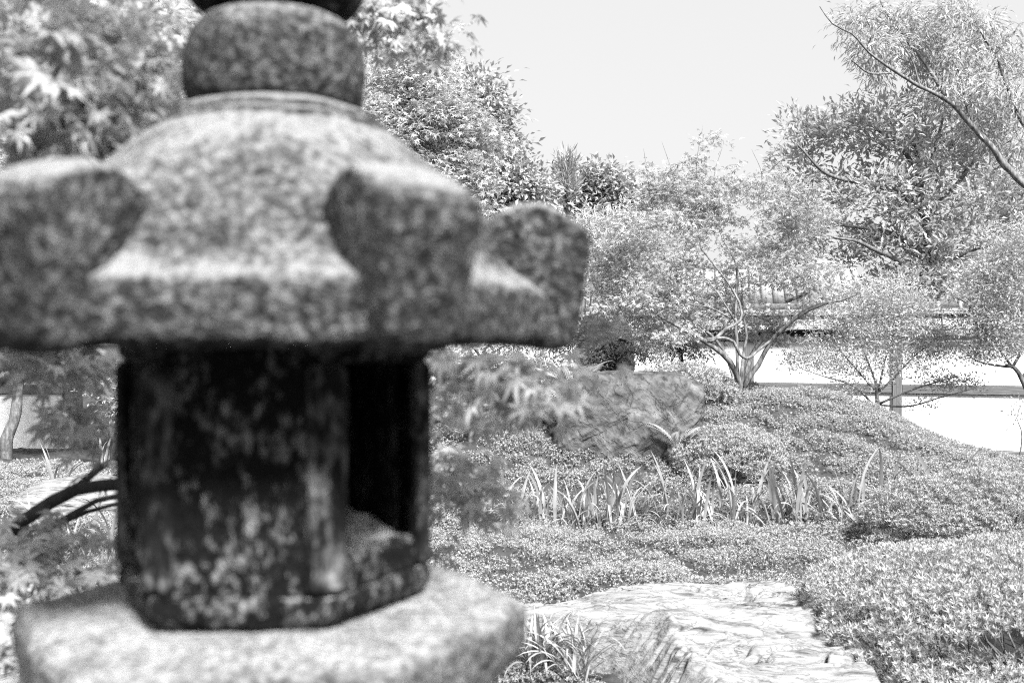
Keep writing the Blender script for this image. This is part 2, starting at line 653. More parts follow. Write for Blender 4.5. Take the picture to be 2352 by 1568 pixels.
def whorl(n=6, L=1.0, W=0.34, up=0.55, seed=0, stem=0.5, jit=0.3):
    """a shoot: leaves round a short stem, pointing along +Z"""
    r = np.random.default_rng(seed)
    V, T = [], []
    bV, bT = blade(1, W, 0.06, 0.1)
    k0 = 0
    for k in range(n):
        a = 2 * math.pi * k / n + r.uniform(-jit, jit)
        e = up + r.uniform(-.35, .4)
        d = np.array([math.cos(a) * math.cos(e), math.sin(a) * math.cos(e), math.sin(e)])
        nr = np.array([-math.cos(a) * math.sin(e), -math.sin(a) * math.sin(e), math.cos(e)])
        R = basis(d[None], nr[None])[0]
        s = L * r.uniform(0.75, 1.1)
        V.append(bV @ R.T * s + np.array([0, 0, r.uniform(-0.15, 0.08) * L]))
        T.append(bT + k0)
        k0 += len(bV)
    if stem:
        w = 0.03 * L
        V.append(np.array([[-w, 0, -stem * L], [w, 0, -stem * L], [0, w, 0.0], [0, w * 2, -stem * L]]))
        T.append(np.array([[0, 1, 2], [1, 3, 2], [3, 0, 2]]) + k0)
    return np.vstack(V), np.vstack(T)


def Rz_to(n):
    """rotation matrices with +Z along n and a random spin"""
    n = unit(n)
    a = rng.normal(size=n.shape)
    x = unit(np.cross(a, n))
    y = np.cross(n, x)
    return np.stack([x, y, n], -1)


# ------------------------------------------------------------------ the stone lantern (near, left, out of focus)
LX, LY = (632 - 1176) / F, 1.0
lan = empty('stone_lantern', (LX, LY, 0), 'old granite garden lantern with curled roof corners and dark firebox, close to the camera', 'stone lantern')
Z0 = EYE


def hexr(phi, corner, R, rnd=0.0):
    """radius of a hexagon (corner radius R, a corner at angle `corner`) along phi, blended to a circle by rnd"""
    a = (phi - corner) % (math.pi / 3) - math.pi / 6
    h = R * math.cos(math.pi / 6) / np.cos(a)
    return h * (1 - rnd) + R * 0.955 * rnd


def ang(theta):
    """theta measured from the camera-facing direction (-Y) towards +X"""
    return math.radians(theta - 90)


def loft(rings, close_bottom=True, close_top=True):
    """rings: (k,3) arrays of equal length, bottom to top"""
    V = np.stack(rings)
    n, k = V.shape[:2]
    i = np.arange(n - 1)[:, None] * k
    j = np.arange(k)[None]
    j2 = (j + 1) % k
    Q = np.stack([i + j, i + j2, i + k + j2, i + k + j], -1).reshape(-1, 4)
    m = MB()
    m.add(V.reshape(-1, 3), Q)
    if close_bottom:
        m.f.append((np.arange(k)[::-1][None], 0, True))
    if close_top:
        m.f.append(((np.arange(k) + (n - 1) * k)[None], 0, True))
    return m


def rough_up(m, amp, scale, zlock=None):
    """weathered, uneven stone"""
    V = np.concatenate(m.v)
    d = np.stack([fbm(V * scale + s, 4) for s in (0, 31.7, 77.1)], -1)
    m.v = [V + d * amp]


phis = np.linspace(0, 2 * math.pi, 240, endpoint=False)
TH_ROOF, TH_BOX = 34.8, 31.0


def ring(corner, R, z, rnd=0.0):
    r = hexr(phis, corner, R, rnd)
    return np.stack([np.cos(phis) * r, np.sin(phis) * r, np.full_like(phis, Z0 + z)], -1)


def dense(prof, k):
    """resample a (R, z, rnd) profile with k steps between neighbours"""
    out = []
    for a, b in zip(prof[:-1], prof[1:]):
        for t in np.linspace(0, 1, k, endpoint=False):
            out.append([x * (1 - t) + y * t for x, y in zip(a, b)])
    out.append(list(prof[-1]))
    return out


ca = ang(TH_ROOF)
prof = [(.15, .012, .5), (.20, .004, 0), (.268, -.004, 0), (.286, -.003, .05), (.293, .004, .08), (.294, .03, .08), (.291, .045, .08), (.285, .051, .08),
        (.272, .058, .09), (.257, .070, .14), (.240, .094, .24), (.220, .120, .35), (.203, .138, .45), (.181, .159, .6), (.152, .184, .8), (.126, .202, .92), (.119, .2065, 1), (.1175, .208, 1), (.1165, .2125, 1),
        (.1125, .2145, 1), (.1095, .2155, 1), (.1085, .217, 1), (.1075, .2215, 1), (.1035, .2235, 1), (.098, .2265, 1), (.086, .230, 1), (.03, .231, 1)]
m = loft([ring(ca, *p) for p in dense(prof, 3)])
rough_up(m, .0045, 22)
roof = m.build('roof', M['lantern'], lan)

side = np.array([(.185, .0), (.192, .06), (.200, .098), (.212, .116), (.225, .130), (.240, .138), (.258, .139), (.276, .133), (.294, .123), (.308, .113), (.3125, .105),
                 (.310, .06), (.305, .02), (.300, .0), (.293, -.006), (.25, -.006)])
side = resample(np.c_[side, np.zeros(len(side))], 0.008)[:, :2]
ctr = side.mean(0)
scroll_me = None
rings_ = []
for w, sh in ((-.042, .84), (-.040, .925), (-.034, .975), (-.024, .995), (0, 1.0), (.024, .995), (.034, .975), (.040, .925), (.042, .84)):
    q = ctr + (side - ctr) * np.array([0.5 + 0.5 * sh, sh])
    ww = w * (.80 + .26 * smooth((q[:, 1] - .02) / .07))
    rings_.append(np.stack([q[:, 0], ww, q[:, 1]], -1))
m = loft(rings_)
rough_up(m, .005, 26)
scroll_me = m.mesh('corner_scroll', M['lantern'])
for k in range(6):
    a = ang(TH_ROOF + 60 * k)
    o = bpy.data.objects.new('corner_scroll', scroll_me)
    COL.objects.link(o)
    o.parent = roof
    o.location = (0, 0, Z0)
    o.rotation_euler = (0, 0, a)

# drum and jewel above the roof
def lathe(prof, k=3, n=96):
    p = resample(np.array([(r, z, 0.0) for r, z in prof]), 0.006)
    t = np.linspace(0, 2 * math.pi, n, endpoint=False)
    return loft([np.stack([np.cos(t) * r, np.sin(t) * r, np.full(n, Z0 + z)], -1) for r, z, _ in p])


m = lathe([(.05, .2285), (.078, .229), (.084, .236), (.0885, .255), (.0895, .275), (.086, .295), (.074, .314), (.055, .322), (.03, .324)])
rough_up(m, .004, 30)
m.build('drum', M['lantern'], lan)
m = lathe([(.035, .322), (.06, .325), (.080, .334), (.089, .352), (.092, .375), (.088, .405), (.072, .44), (.045, .465), (.02, .485), (.006, .495)])
rough_up(m, .004, 30)
m.build('jewel', M['lantern_shaded'], lan)

# firebox: six corner posts, panels between them, one face open
RB = .158
cb = [ang(TH_BOX + 60 * k) for k in range(6)]
corners = [np.array([math.cos(a) * RB, math.sin(a) * RB]) for a in cb]
fire = MB()
zt, zb = .010, -.252
rings_ = [ring(cb[0], r, z, rd) for r, z, rd in dense([(.10, -.254, .6), (.142, -.254, .12), (.152, -.247, .1), (.157, -.238, .1), (.157, -.230, .1), (.155, -.2235, .1), (.11, -.2225, .5)], 3)]
m = loft(rings_)
rough_up(m, .003, 40)
fbox = m.build('firebox', M['lantern_shaded'], lan)
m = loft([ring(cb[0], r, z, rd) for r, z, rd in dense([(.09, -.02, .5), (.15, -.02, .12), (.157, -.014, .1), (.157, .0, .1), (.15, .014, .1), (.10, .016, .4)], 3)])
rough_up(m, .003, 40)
m.build('top_rail', M['lantern_shaded'], fbox)
for k in range(6):
    m = MB()
    c = corners[k] * 0.925
    box(m, (c[0], c[1], Z0 + (-.223 - .019) / 2), (.019, .036, .204), rotz(cb[k]), 0, .007)
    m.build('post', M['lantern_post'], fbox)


def panel(k, name, depth, hole=None, relief=0.0, z_lo=-.219, z_hi=-.019):
    """a carved slab between post k and post k+1, inset from the face"""
    a, b = corners[k], corners[(k + 1) % 6]
    t = (b - a) / np.linalg.norm(b - a)
    nrm = np.array([t[1], -t[0]])
    mid = (a + b) / 2
    if np.dot(nrm, mid) < 0:
        nrm = -nrm
    n = 44
    u = np.linspace(-.5, .5, n) * np.linalg.norm(b - a) * 0.86
    w = np.linspace(z_lo, z_hi, n)
    U, W = np.meshgrid(u, w)
    mm = MB()
    rel = 0
    if relief:
        p = np.stack([U * 22, W * 9, U * 0 + k * 5], -1)
        rel = relief * (ridged(p, 3) * 0.6 + 0.5 * fbm(p * 2.4, 3)) * smooth((-.03 - W) / .07)
    for s, dd in ((1, depth), (-1, depth + .022)):
        D = -dd + (rel if s > 0 else 0)
        V = np.stack([mid[0] + t[0] * U + nrm[0] * D, mid[1] + t[1] * U + nrm[1] * D, Z0 + W], -1).reshape(-1, 3)
        idx = np.arange(n * n).reshape(n, n)
        Q = np.stack([idx[:-1, :-1], idx[:-1, 1:], idx[1:, 1:], idx[1:, :-1]], -1).reshape(-1, 4)
        if hole is not None:
            cen = np.stack([(U[:-1, :-1] + U[1:, 1:]) / 2, (W[:-1, :-1] + W[1:, 1:]) / 2], -1).reshape(-1, 2)
            keep = ~((np.hypot(cen[:, 0] - hole[0], cen[:, 1] - hole[1]) < hole[2]) & (np.hypot(cen[:, 0] - hole[0] - hole[2] * .5, cen[:, 1] - hole[1]) > hole[2] * .75))
            Q = Q[keep]
        mm.add(V, Q if s > 0 else Q[:, ::-1])
    return mm.build(name, M['lantern_shaded'], fbox)


# corner 0 at TH_BOX; faces: 0 = right open window, 5 = front carved panel, 3 = back with a moon-shaped hole
a_, b_ = corners[0] * .93, corners[1] * .93
m = MB()
t_ = (b_ - a_) / np.linalg.norm(b_ - a_)
mid_ = (a_ + b_) / 2
in_ = -mid_ / np.linalg.norm(mid_)
box(m, (mid_[0] + in_[0] * .006, mid_[1] + in_[1] * .006, Z0 - .2085), (np.linalg.norm(b_ - a_) * .80, .026, .036), rotz(math.atan2(t_[1], t_[0])), 0, .006)
m.build('sill', M['lantern_shaded'], fbox)
n_ = 26
uu, ww = np.meshgrid(np.linspace(-.5, .5, n_), np.linspace(0, 1, n_))
pf = np.stack([mid_[0] + t_[0] * uu * .125 + in_[0] * (.012 + .10 * ww), mid_[1] + t_[1] * uu * .125 + in_[1] * (.012 + .10 * ww), Z0 - .196 + .036 * ww ** .8 + .010 * fbm(np.stack([uu * 5, ww * 5, uu * 0], -1), 3)], -1)
m = MB()
ix_ = np.arange(n_ * n_).reshape(n_, n_)
m.add(pf.reshape(-1, 3), np.stack([ix_[:-1, :-1], ix_[:-1, 1:], ix_[1:, 1:], ix_[1:, :-1]], -1).reshape(-1, 4))
m.build('inner_floor', M['lit_floor'], fbox)
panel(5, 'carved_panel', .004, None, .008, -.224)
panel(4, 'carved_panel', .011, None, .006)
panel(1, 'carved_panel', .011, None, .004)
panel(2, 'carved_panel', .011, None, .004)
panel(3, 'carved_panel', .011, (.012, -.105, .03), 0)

# platform (upper stand), shaft and foot
cp = ang(TH_BOX + 3)
prof = [(.10, -.44, 1), (.135, -.425, .9), (.17, -.395, .6), (.205, -.362, .4), (.232, -.338, .25), (.250, -.322, .2), (.257, -.305, .2), (.2585, -.284, .2), (.2565, -.270, .2),
        (.248, -.2635, .22), (.21, -.2585, .3), (.16, -.255, .5), (.08, -.254, .8)]
m = loft([ring(cp, *p) for p in dense(prof, 4)])
rough_up(m, .005, 18)
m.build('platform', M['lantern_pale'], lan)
m = loft([ring(cp, r, z, 1) for r, z in ((.13, -1.5), (.115, -1.40), (.105, -1.2), (.104, -.98), (.122, -.97), (.122, -.93), (.104, -.92), (.102, -.6), (.112, -.44), (.11, -.43))])
rough_up(m, .005, 18)
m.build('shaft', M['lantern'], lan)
m = loft([ring(cp, *p) for p in dense([(.33, -1.66, .2), (.33, -1.52, .2), (.30, -1.49, .25), (.2, -1.455, .6), (.1, -1.45, .9)], 3)])
rough_up(m, .006, 12)
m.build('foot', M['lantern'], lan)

# ------------------------------------------------------------------ rocks
def poly_sdf(x, y, poly):
    """signed distance inside a polygon (positive inside)"""
    poly = np.asarray(poly, float)
    d = np.full(x.shape, 1e9)
    ins = np.zeros(x.shape, bool)
    for a, b in zip(poly, np.roll(poly, -1, 0)):
        e = b - a
        t = np.clip(((x - a[0]) * e[0] + (y - a[1]) * e[1]) / (e @ e), 0, 1)
        d = np.minimum(d, np.hypot(x - a[0] - t * e[0], y - a[1] - t * e[1]))
        with np.errstate(divide='ignore', invalid='ignore'):
            c = ((a[1] > y) != (b[1] > y)) & (x < (b[0] - a[0]) * (y - a[1]) / (b[1] - a[1] + 1e-12) + a[0])
        ins ^= c
    return np.where(ins, d, -d)


ROCK = [(-.75, 5.72), (-.4, 5.78), (-.05, 5.78), (.22, 5.62), (.45, 5.72), (.7, 5.9), (1.0, 5.92), (1.3, 5.84), (1.55, 5.78), (1.72, 5.6), (1.80, 5.3), (1.76, 5.0), (1.60, 4.84),
        (1.62, 4.72), (1.66, 4.5), (1.62, 3.6), (.72, 3.6), (.60, 3.95), (.52, 4.35), (.42, 4.75), (.22, 5.08), (-.2, 5.22), (-.75, 5.3)]
x = np.arange(-.85, 1.85, .008)
y = np.arange(3.55, 6.05, .008)
X, Y = np.meshgrid(x, y)
wob = fbm(np.stack([X * 4, Y * 4, X * 0], -1), 2) * .05
d = poly_sdf(X, Y, ROCK) + wob
lf = smooth((1.25 - X) / .6) * smooth((5.2 - Y) / .4)          # the front left face slopes, the rest drops steeply
wid = .10 + .24 * lf
top = .205 + .03 * fbm(np.stack([X * 1.2, Y * 1.4, X * 0 + 2], -1), 3) + .02 * smooth((X - .5) / .6) - .05 * smooth((.3 - X) / .4)
q = np.stack([X * 1.7 + Y * .5, Y * 5.5 - X * .8, X * 0 + 4], -1)
strata = ridged(q, 5) * .011 + .020 * np.round(fbm(q * .8 + 5, 4) * 4) / 4
q2 = np.stack([X * 6.0 - Y * 6.0, Y * 13 + X * 5, X * 0 + 9], -1)
strata = strata * (1 - .75 * lf)
q3 = np.stack([X * 2.2 + Y * .8, Y * 13 - X * 2.5, X * 0 + 1], -1)
strata = strata - .014 * np.clip(ridged(q3, 3) - .35, 0, 1) * smooth((X - .1) / .4)
fold = np.stack([X * .55 + Y * .3, Y * 3.6 - X * .9, X * 0 + 11], -1)
for k_, (fs, wd, dp) in enumerate(((1.0, .022, .095), (2.3, .024, .055), (4.6, .035, .022))):
    nz = fbm(fold * fs + 7 * k_, 4)
    part = smooth((vnoise(np.stack([X * 2.3, Y * 2.3, X * 0 + 20 + k_], -1)) + .25) / .5)
    strata = strata - dp * np.exp(-(nz / wd) ** 2) * part
tt = fbm(fold * .9 + 31, 3) * 5
strata = strata + .030 * (np.floor(tt) + smooth((tt - np.floor(tt)) / .18)) / 2.5
# one long crack and the lower block in front of it
crk = np.interp(X, [.7, .95, 1.15, 1.35, 1.6, 1.75], [4.72, 4.52, 4.44, 4.42, 4.47, 4.6]) + .02 * vnoise(np.stack([X * 14, X * 0, X * 0], -1))
top = top - .045 * np.exp(-((Y - crk) / .016) ** 2) * smooth((X - .75) / .2) - .035 * smooth((crk - Y) / .02) * smooth((X - .75) / .2)
top = top + .05 * smooth((X - .5) / .3) * smooth((5.2 - Y) / .3) * smooth((1.2 - X) / .4)
nk = np.hypot((X - 1.27) / .07, (Y - 5.52) / .09)
top = top - .06 * np.exp(-nk ** 3)
Zr = -.12 + (top + .12 + strata) * smooth(np.clip(d / wid, 0, 1)) ** .75 - .2 * smooth(-d / .1)
zt = (Zr + .075 * fbm(np.stack([X * 3.2, Y * 3.2, X * 0 + 3], -1), 2)) / .062          # bedding ledges where the face breaks off
face = np.clip(lf * 1.3, 0, 1) * smooth((wid * 1.15 - d) / .08)
Zr = Zr + face * .008 * (np.floor(zt) + smooth((zt - np.floor(zt)) / .45) - zt + .5) + face * .022 * ridged(np.stack([X * 5 - Y * 2, Y * 5 + X * 3, X * 0 + 6], -1), 3)
Zr = Zr + height(X, Y) * .5
mb = MB()
nx, ny = len(x), len(y)
ii = np.arange((ny - 1) * nx).reshape(ny - 1, nx)[:, :-1].ravel()
keep = (d.ravel()[ii] > -.08)
ii = ii[keep]
mb.add(np.stack([X, Y, Zr], -1).reshape(-1, 3), np.stack([ii, ii + 1, ii + nx + 1, ii + nx], -1))
flat_rock = mb.build('flat_rock', M['rock'])
tag(flat_rock, 'broad pale flat rock with cracked layers beside the front azalea', 'rock')


def sphere_grid(n):
    """cube-sphere directions and quads"""
    t = np.tan(np.linspace(-1, 1, n) * math.pi / 4)
    U, W = np.meshgrid(t, t)
    o = np.ones_like(U)
    faces = [(o, U, W), (-o, -U, W), (-U, o, W), (U, -o, W), (U, W, o), (U, -W, -o)]
    V, Q = [], []
    idx = np.arange(n * n).reshape(n, n)
    q = np.stack([idx[:-1, :-1], idx[:-1, 1:], idx[1:, 1:], idx[1:, :-1]], -1).reshape(-1, 4)
    for k, f in enumerate(faces):
        V.append(unit(np.stack(f, -1).reshape(-1, 3)))
        Q.append(q + k * n * n)
    return np.vstack(V), np.vstack(Q)


def rock(name, label, c, rad, mat, n=60, p=3.0, shear=(0, 0), bedding=(0, 0, 1), amp=.05, seed=0, group=None, lump=.12, strat=9):
    D, Q = sphere_grid(n)
    r = 1 / (np.abs(D[:, 0]) ** p + np.abs(D[:, 1]) ** p + np.abs(D[:, 2]) ** p) ** (1 / p)
    V = D * r[:, None]
    V = V * (1 + lump * fbm(D * 1.6 + seed, 3))[:, None]
    V = V * np.asarray(rad)
    V[:, 0] += shear[0] * V[:, 2]
    V[:, 1] += shear[1] * V[:, 2]
    b = unit(np.asarray(bedding, float))
    h = V @ b
    across = V - h[:, None] * b
    q = across * 2.2 + h[:, None] * b * strat + seed
    V = V + D * (amp * ridged(q, 5) + amp * .5 * fbm(V * 5 + seed, 4))[:, None]
    m = MB()
    m.add(V + 0, Q)
    o = m.build(name, mat)
    o.location = c
    # weld the cube seams
    me = o.data
    import bmesh
    bm = bmesh.new()
    bm.from_mesh(me)
    bmesh.ops.remove_doubles(bm, verts=bm.verts, dist=1e-4)
    bm.to_mesh(me)
    bm.free()
    tag(o, label, 'rock', group)
    return o


rock('boulder', 'big grey trapezoid boulder with streaked face on the mound below the maple', (1.22, 10.42, .76), (.72, .42, .46), M['boulder'], 96, 4.6, (.14, .22), (.75, .1, -.6), .075, 3, None, .09, 6)
rock('layered_rock', 'low layered rock among ground cover on the far left behind maple branches', (-3.86, 9.1, .06), (.62, .36, .27), M['rock'], 48, 3.2, (.1, 0), (0.1, 0, 1), .035, 8, None, .1, 14)
rock('white_rock', 'smooth white rock under the maple leaves at the lower left corner', (-2.52, 5.0, .10), (.42, .5, .26), M['pale_rock'], 40, 2.8, (0, 0), (0, 0, 1), .02, 12, None, .1, 6)
rock('small_rock', 'small pale rock half hidden behind maple leaves right of the lantern', (-.62, 9.25, .20), (.30, .22, .22), M['pale_rock'], 36, 2.6, (0, 0), (0, 0, 1), .02, 15, None, .1, 6)
rock('mossy_rock', 'pale round-topped rock behind the gnarled shrub beside the bamboo', (1.20, 12.75, 1.40), (.36, .3, .58), M['pale_rock'], 40, 2.5, (0, 0), (0, 0, 1), .03, 21, None, .16, 6)

# ------------------------------------------------------------------ ground cover (uncountable: instanced shoots)
def cover(name, pos, nrm_tilt, scale, variants, mat):
    src = bpy.data.collections.new(name + '_shoots')
    for k, (V, T) in enumerate(variants):
        m = MB()
        m.add(V, T, 0, False)
        o = bpy.data.objects.new('shoot', m.mesh('shoot', mat))
        src.objects.link(o)
    me = bpy.data.meshes.new(name)
    n = len(pos)
    me.vertices.add(n)
    me.vertices.foreach_set('co', pos.astype(np.float32).ravel())
    rot = np.stack([rng.normal(0, nrm_tilt, n), rng.normal(0, nrm_tilt, n), rng.uniform(0, 6.28, n)], -1)
    a = me.attributes.new('rot', 'FLOAT_VECTOR', 'POINT')
    a.data.foreach_set('vector', rot.astype(np.float32).ravel())
    a = me.attributes.new('size', 'FLOAT', 'POINT')
    a.data.foreach_set('value', scale.astype(np.float32))
    a = me.attributes.new('pick', 'INT', 'POINT')
    a.data.foreach_set('value', rng.integers(0, len(variants), n).astype(np.int32))
    me.update()
    o = bpy.data.objects.new(name, me)
    COL.objects.link(o)
    ng = bpy.data.node_groups.new(name, 'GeometryNodeTree')
    ng.interface.new_socket('Geometry', in_out='INPUT', socket_type='NodeSocketGeometry')
    ng.interface.new_socket('Geometry', in_out='OUTPUT', socket_type='NodeSocketGeometry')
    N, L = ng.nodes, ng.links
    gi, go = N.new('NodeGroupInput'), N.new('NodeGroupOutput')
    ci = N.new('GeometryNodeCollectionInfo')
    ci.inputs['Collection'].default_value = src
    ci.inputs['Separate Children'].default_value = True
    ci.inputs['Reset Children'].default_value = True
    ip = N.new('GeometryNodeInstanceOnPoints')
    ip.inputs['Pick Instance'].default_value = True

    def attr(nm, ty):
        q = N.new('GeometryNodeInputNamedAttribute')
        q.data_type = ty
        q.inputs['Name'].default_value = nm
        return q.outputs['Attribute']
    L.new(gi.outputs[0], ip.inputs['Points'])
    L.new(ci.outputs[0], ip.inputs['Instance'])
    L.new(attr('rot', 'FLOAT_VECTOR'), ip.inputs['Rotation'])
    L.new(attr('size', 'FLOAT'), ip.inputs['Scale'])
    L.new(attr('pick', 'INT'), ip.inputs['Instance Index'])
    L.new(ip.outputs[0], go.inputs[0])
    md = o.modifiers.new('shoots', 'NODES')
    md.node_group = ng
    tag(o, kind='stuff')
    return o


def frustum_points(n, y0, y1, margin=.9, half=.60):
    y = np.sqrt(rng.uniform(0, 1, n) * (y1 ** 2 - y0 ** 2) + y0 ** 2)
    x = rng.uniform(-1, 1, n) * (half * y + margin)
    return x, y


xs, ys = frustum_points(560000, 4.4, 14.6)
dr = poly_sdf(xs, ys, ROCK)
ok = dr < -.01
ok &= ~((np.hypot((xs - .05) / .55, (ys - 4.7) / .55) < 1))           # bare moss by the sedge
ok &= ~(np.hypot((xs - 1.25) / .62, (ys - 10.42) / .36) < 1)
ok &= ~((ys > 12.8) & (np.abs(xs) > 4.6))
pn = fbm(np.stack([xs * 2.3, ys * 2.3, xs * 0 + 7], -1), 3)
pp = np.abs(pads(xs, ys))
ok &= rng.uniform(0, 1, len(xs)) < np.clip((pp - .03) / .10, .03, 1) * np.clip(1.0 + 2.2 * (pn + .14), .12, 1)
for bx, by, bw, bd in ((2.58, 4.95, 1.0, 1.1), (3.74, 8.0, .76, .5), (2.14, 9.75, .45, .36)):
    ok &= np.hypot((xs - bx) / bw, (ys - by) / bd) > 1
ok &= ~((ys > 8.45) & (ys < 8.95) & (xs > -.4) & (xs < 3.4) & (rng.uniform(0, 1, len(xs)) < .6))   # thin soil strip under the irises
xs, ys, pn = xs[ok], ys[ok], pn[ok]
tall = .055 + .05 * np.clip(pn + .3, 0, 1)
zs = height(xs, ys) + rng.uniform(.15, 1, len(xs)) * tall
cv = [whorl(5, 1.0, .36, .85, s, 1.2) for s in range(5)]
cover('ground_cover', np.stack([xs, ys, zs], -1), .42, rng.uniform(.012, .021, len(xs)) * (1 + .35 * smooth((ys - 7) / 4)), cv, M['leaf_cover'])

xs, ys = rng.uniform(-1.6, 1.0, 26000), rng.uniform(3.9, 5.5, 26000)
ok = poly_sdf(xs, ys, ROCK) < .01
xs, ys = xs[ok], ys[ok]
cover('moss', np.stack([xs, ys, height(xs, ys) + rng.uniform(0, .02, len(xs))], -1), .5, rng.uniform(.010, .017, len(xs)), [whorl(6, 1.0, .3, .8, s, 0) for s in range(3)], M['leaf_cover'])


# ------------------------------------------------------------------ azaleas
AZ = [whorl(7, 1.0, .24, .95, 40 + s, 1.0, .5) for s in range(5)]


def azalea(c, rad, n, leaf, label, ind=0, lump=.14, seed=0, mat='leaf_azalea', nst=60):
    root = empty('azalea_bush', c, label, 'bush', 'clipped azalea bushes')
    c, rad = np.asarray(c, float), np.asarray(rad, float)
    D = unit(rng.normal(size=(n * 2, 3)))
    D = D[(D[:, 2] > -.42) & (fbm(D * 4.5 + seed * 3.1, 3) > rng.uniform(-.30, -.02, len(D)))][:n]
    rr = (1 + lump * fbm(D * 3.2 + seed, 3)) * (1 - .55 * rng.uniform(0, 1, len(D)) ** 3)
    pos = D * rad * np.array([1, 1, .68]) * rr[:, None]
    pos[:, 2] = np.maximum(pos[:, 2] + .32 * rad[2], .03)
    nrm = unit(D / rad * .6 + np.array([0, 0, .9 / rad.mean()]) + rng.normal(0, .5, D.shape) / rad.mean())
    R = Rz_to(nrm)
    s = leaf * rng.uniform(.75, 1.2, len(pos))
    pick = rng.integers(0, len(AZ), len(pos))
    w = pos + c
    far = np.linalg.norm(w - np.array([0, 0, EYE]), axis=1) - 1.2 * np.clip(rr, .5, 1.2)
    infr = (np.abs(w[:, 0] / w[:, 1]) < .515) & (np.abs((w[:, 2] - EYE) / w[:, 1]) < .345)
    far = np.where(infr, far, 99)
    single = np.zeros(len(pos), bool)
    if ind:
        single[np.argsort(far)[:ind]] = True
    mes = []
    for V, T in AZ:
        m = MB()
        m.add(V, T, 0, False)
        mes.append(m)
    if ind:
        mes = [m.mesh('sprig', M['leaf_azalea_o']) for m in mes]
        for k in np.where(single)[0]:
            inst('sprig', mes[pick[k]], root, pos[k], R[k], s[k])
    m = MB()
    for q, (V, T) in enumerate(AZ):
        sel = (pick == q) & ~single
        scatter(m, V, T, pos[sel], R[sel], s[sel])
    m.build('foliage', M[mat], root, 'stuff')
    m = MB()
    for k in rng.choice(len(pos), min(nst, len(pos)), replace=False):
        a = np.array([rng.normal(0, .12) * rad[0], rng.normal(0, .12) * rad[1], -.06])
        b = pos[k] * .93
        mid = (a + b) / 2 + np.array([0, 0, -.18 * rad[2]]) + (b - a) * np.array([.15, .15, 0])
        tube(m, resample([a, mid, b], .12), np.linspace(.008, .003, len(resample([a, mid, b], .12))), 4, 0, False)
    m.build('stem', M['bark'], root, 'stuff')
    return root


def on_ground(x, y, dz=0.0):
    return (x, y, float(height(np.array(x), np.array(y))) + dz)


azalea(on_ground(2.58, 4.95), (1.16, 1.25, .58), 19000, .031, 'broad pale azalea bush filling the lower right corner beside the flat rock', 300, .16, 1, nst=160)
azalea(on_ground(3.74, 8.0), (.88, .60, .56), 9500, .033, 'rounded azalea bush between the irises and the right edge with dark underside', 200, .2, 5, nst=120)
azalea(on_ground(2.14, 9.75, -.02), (.56, .45, .50), 4600, .034, 'azalea bush on the mound in front of the big boulder right side', 0, .16, 9)
azalea(on_ground(1.92, 11.35, -.05), (.62, .5, .46), 3200, .042, 'azalea bush behind the big boulder left of the maple stems', 0, .15, 13)
azalea(on_ground(1.15, 11.25, -.05), (.42, .4, .30), 1900, .042, 'low pale azalea bush just above the left end of the boulder', 0, .15, 14)

# ------------------------------------------------------------------ strap leaves: irises and sedge
def strap(L, W, lean, curl, twist=0.0, n=9, seed=0):
    """an arching ribbon leaf with a keel, rising along +Z and leaning to +X"""
    t = np.linspace(0, 1, n)
    a = lean + curl * t ** 2.2
    dx, dz = np.sin(a), np.cos(a)
    x = np.concatenate([[0], np.cumsum((dx[1:] + dx[:-1]) / 2)]) * L / (n - 1)
    z = np.concatenate([[0], np.cumsum((dz[1:] + dz[:-1]) / 2)]) * L / (n - 1)
    w = W * np.minimum(1, .55 + 1.6 * t) * np.clip((1 - t) / .45, 0, 1) ** .7 + .0006
    tw = twist * t
    sx, sy, sz = np.cos(a) * np.sin(tw), np.cos(tw), -np.sin(a) * np.sin(tw)
    c = np.stack([x, x * 0, z], -1)
    s = np.stack([sx, sy, sz], -1)
    nr = np.stack([-np.cos(a), x * 0, np.sin(a)], -1)
    V = np.stack([c - s * w[:, None] / 2, c + nr * w[:, None] * -.12, c + s * w[:, None] / 2], 1).reshape(-1, 3)
    Q = []
    for k in range(n - 1):
        for j in (0, 1):
            Q.append([3 * k + j, 3 * k + j + 1, 3 * k + 4 + j, 3 * k + 3 + j])
    return V, np.array(Q)


IR = []
for s in range(10):
    L = (.62, .55, .66, .48, .58, .60, .42, .36, .34, .5)[s]
    V, Q = strap(L, (.030, .022, .033, .018, .024, .029, .028, .035, .022, .020)[s], (.10, .28, .16, .4, .30, .14, .7, .85, .6, .35)[s], (.7, 1.5, .35, 2.0, 1.3, 1.1, 1.5, 1.3, 1.9, 2.4)[s],
                 (1.2, .5, .9, -.6, .2, -1.0, .3, -.3, .2, .5)[s], 10)
    m = MB()
    m.add(V, Q, 0, True)
    IR.append(m.mesh('leaf', M['leaf_iris']))


def strap_plant(name, loc, label, cat, group, meshes, nl, s=1.0, spread=.03):
    root = empty(name, loc, label, cat, group)
    fan = rng.uniform(0, math.pi)
    for k in range(nl):
        a = fan + (0 if rng.uniform() < .5 else math.pi) + rng.normal(0, .6)
        sc_ = s * rng.uniform(.62, 1.18)
        tl = rng.normal(0, .16)
        Rt = rotz(a) @ np.array([[1, 0, 0], [0, math.cos(tl), -math.sin(tl)], [0, math.sin(tl), math.cos(tl)]])
        inst('leaf', meshes[rng.integers(0, len(meshes))], root, (rng.normal(0, spread), rng.normal(0, spread), 0), Rt, sc_)
    return root


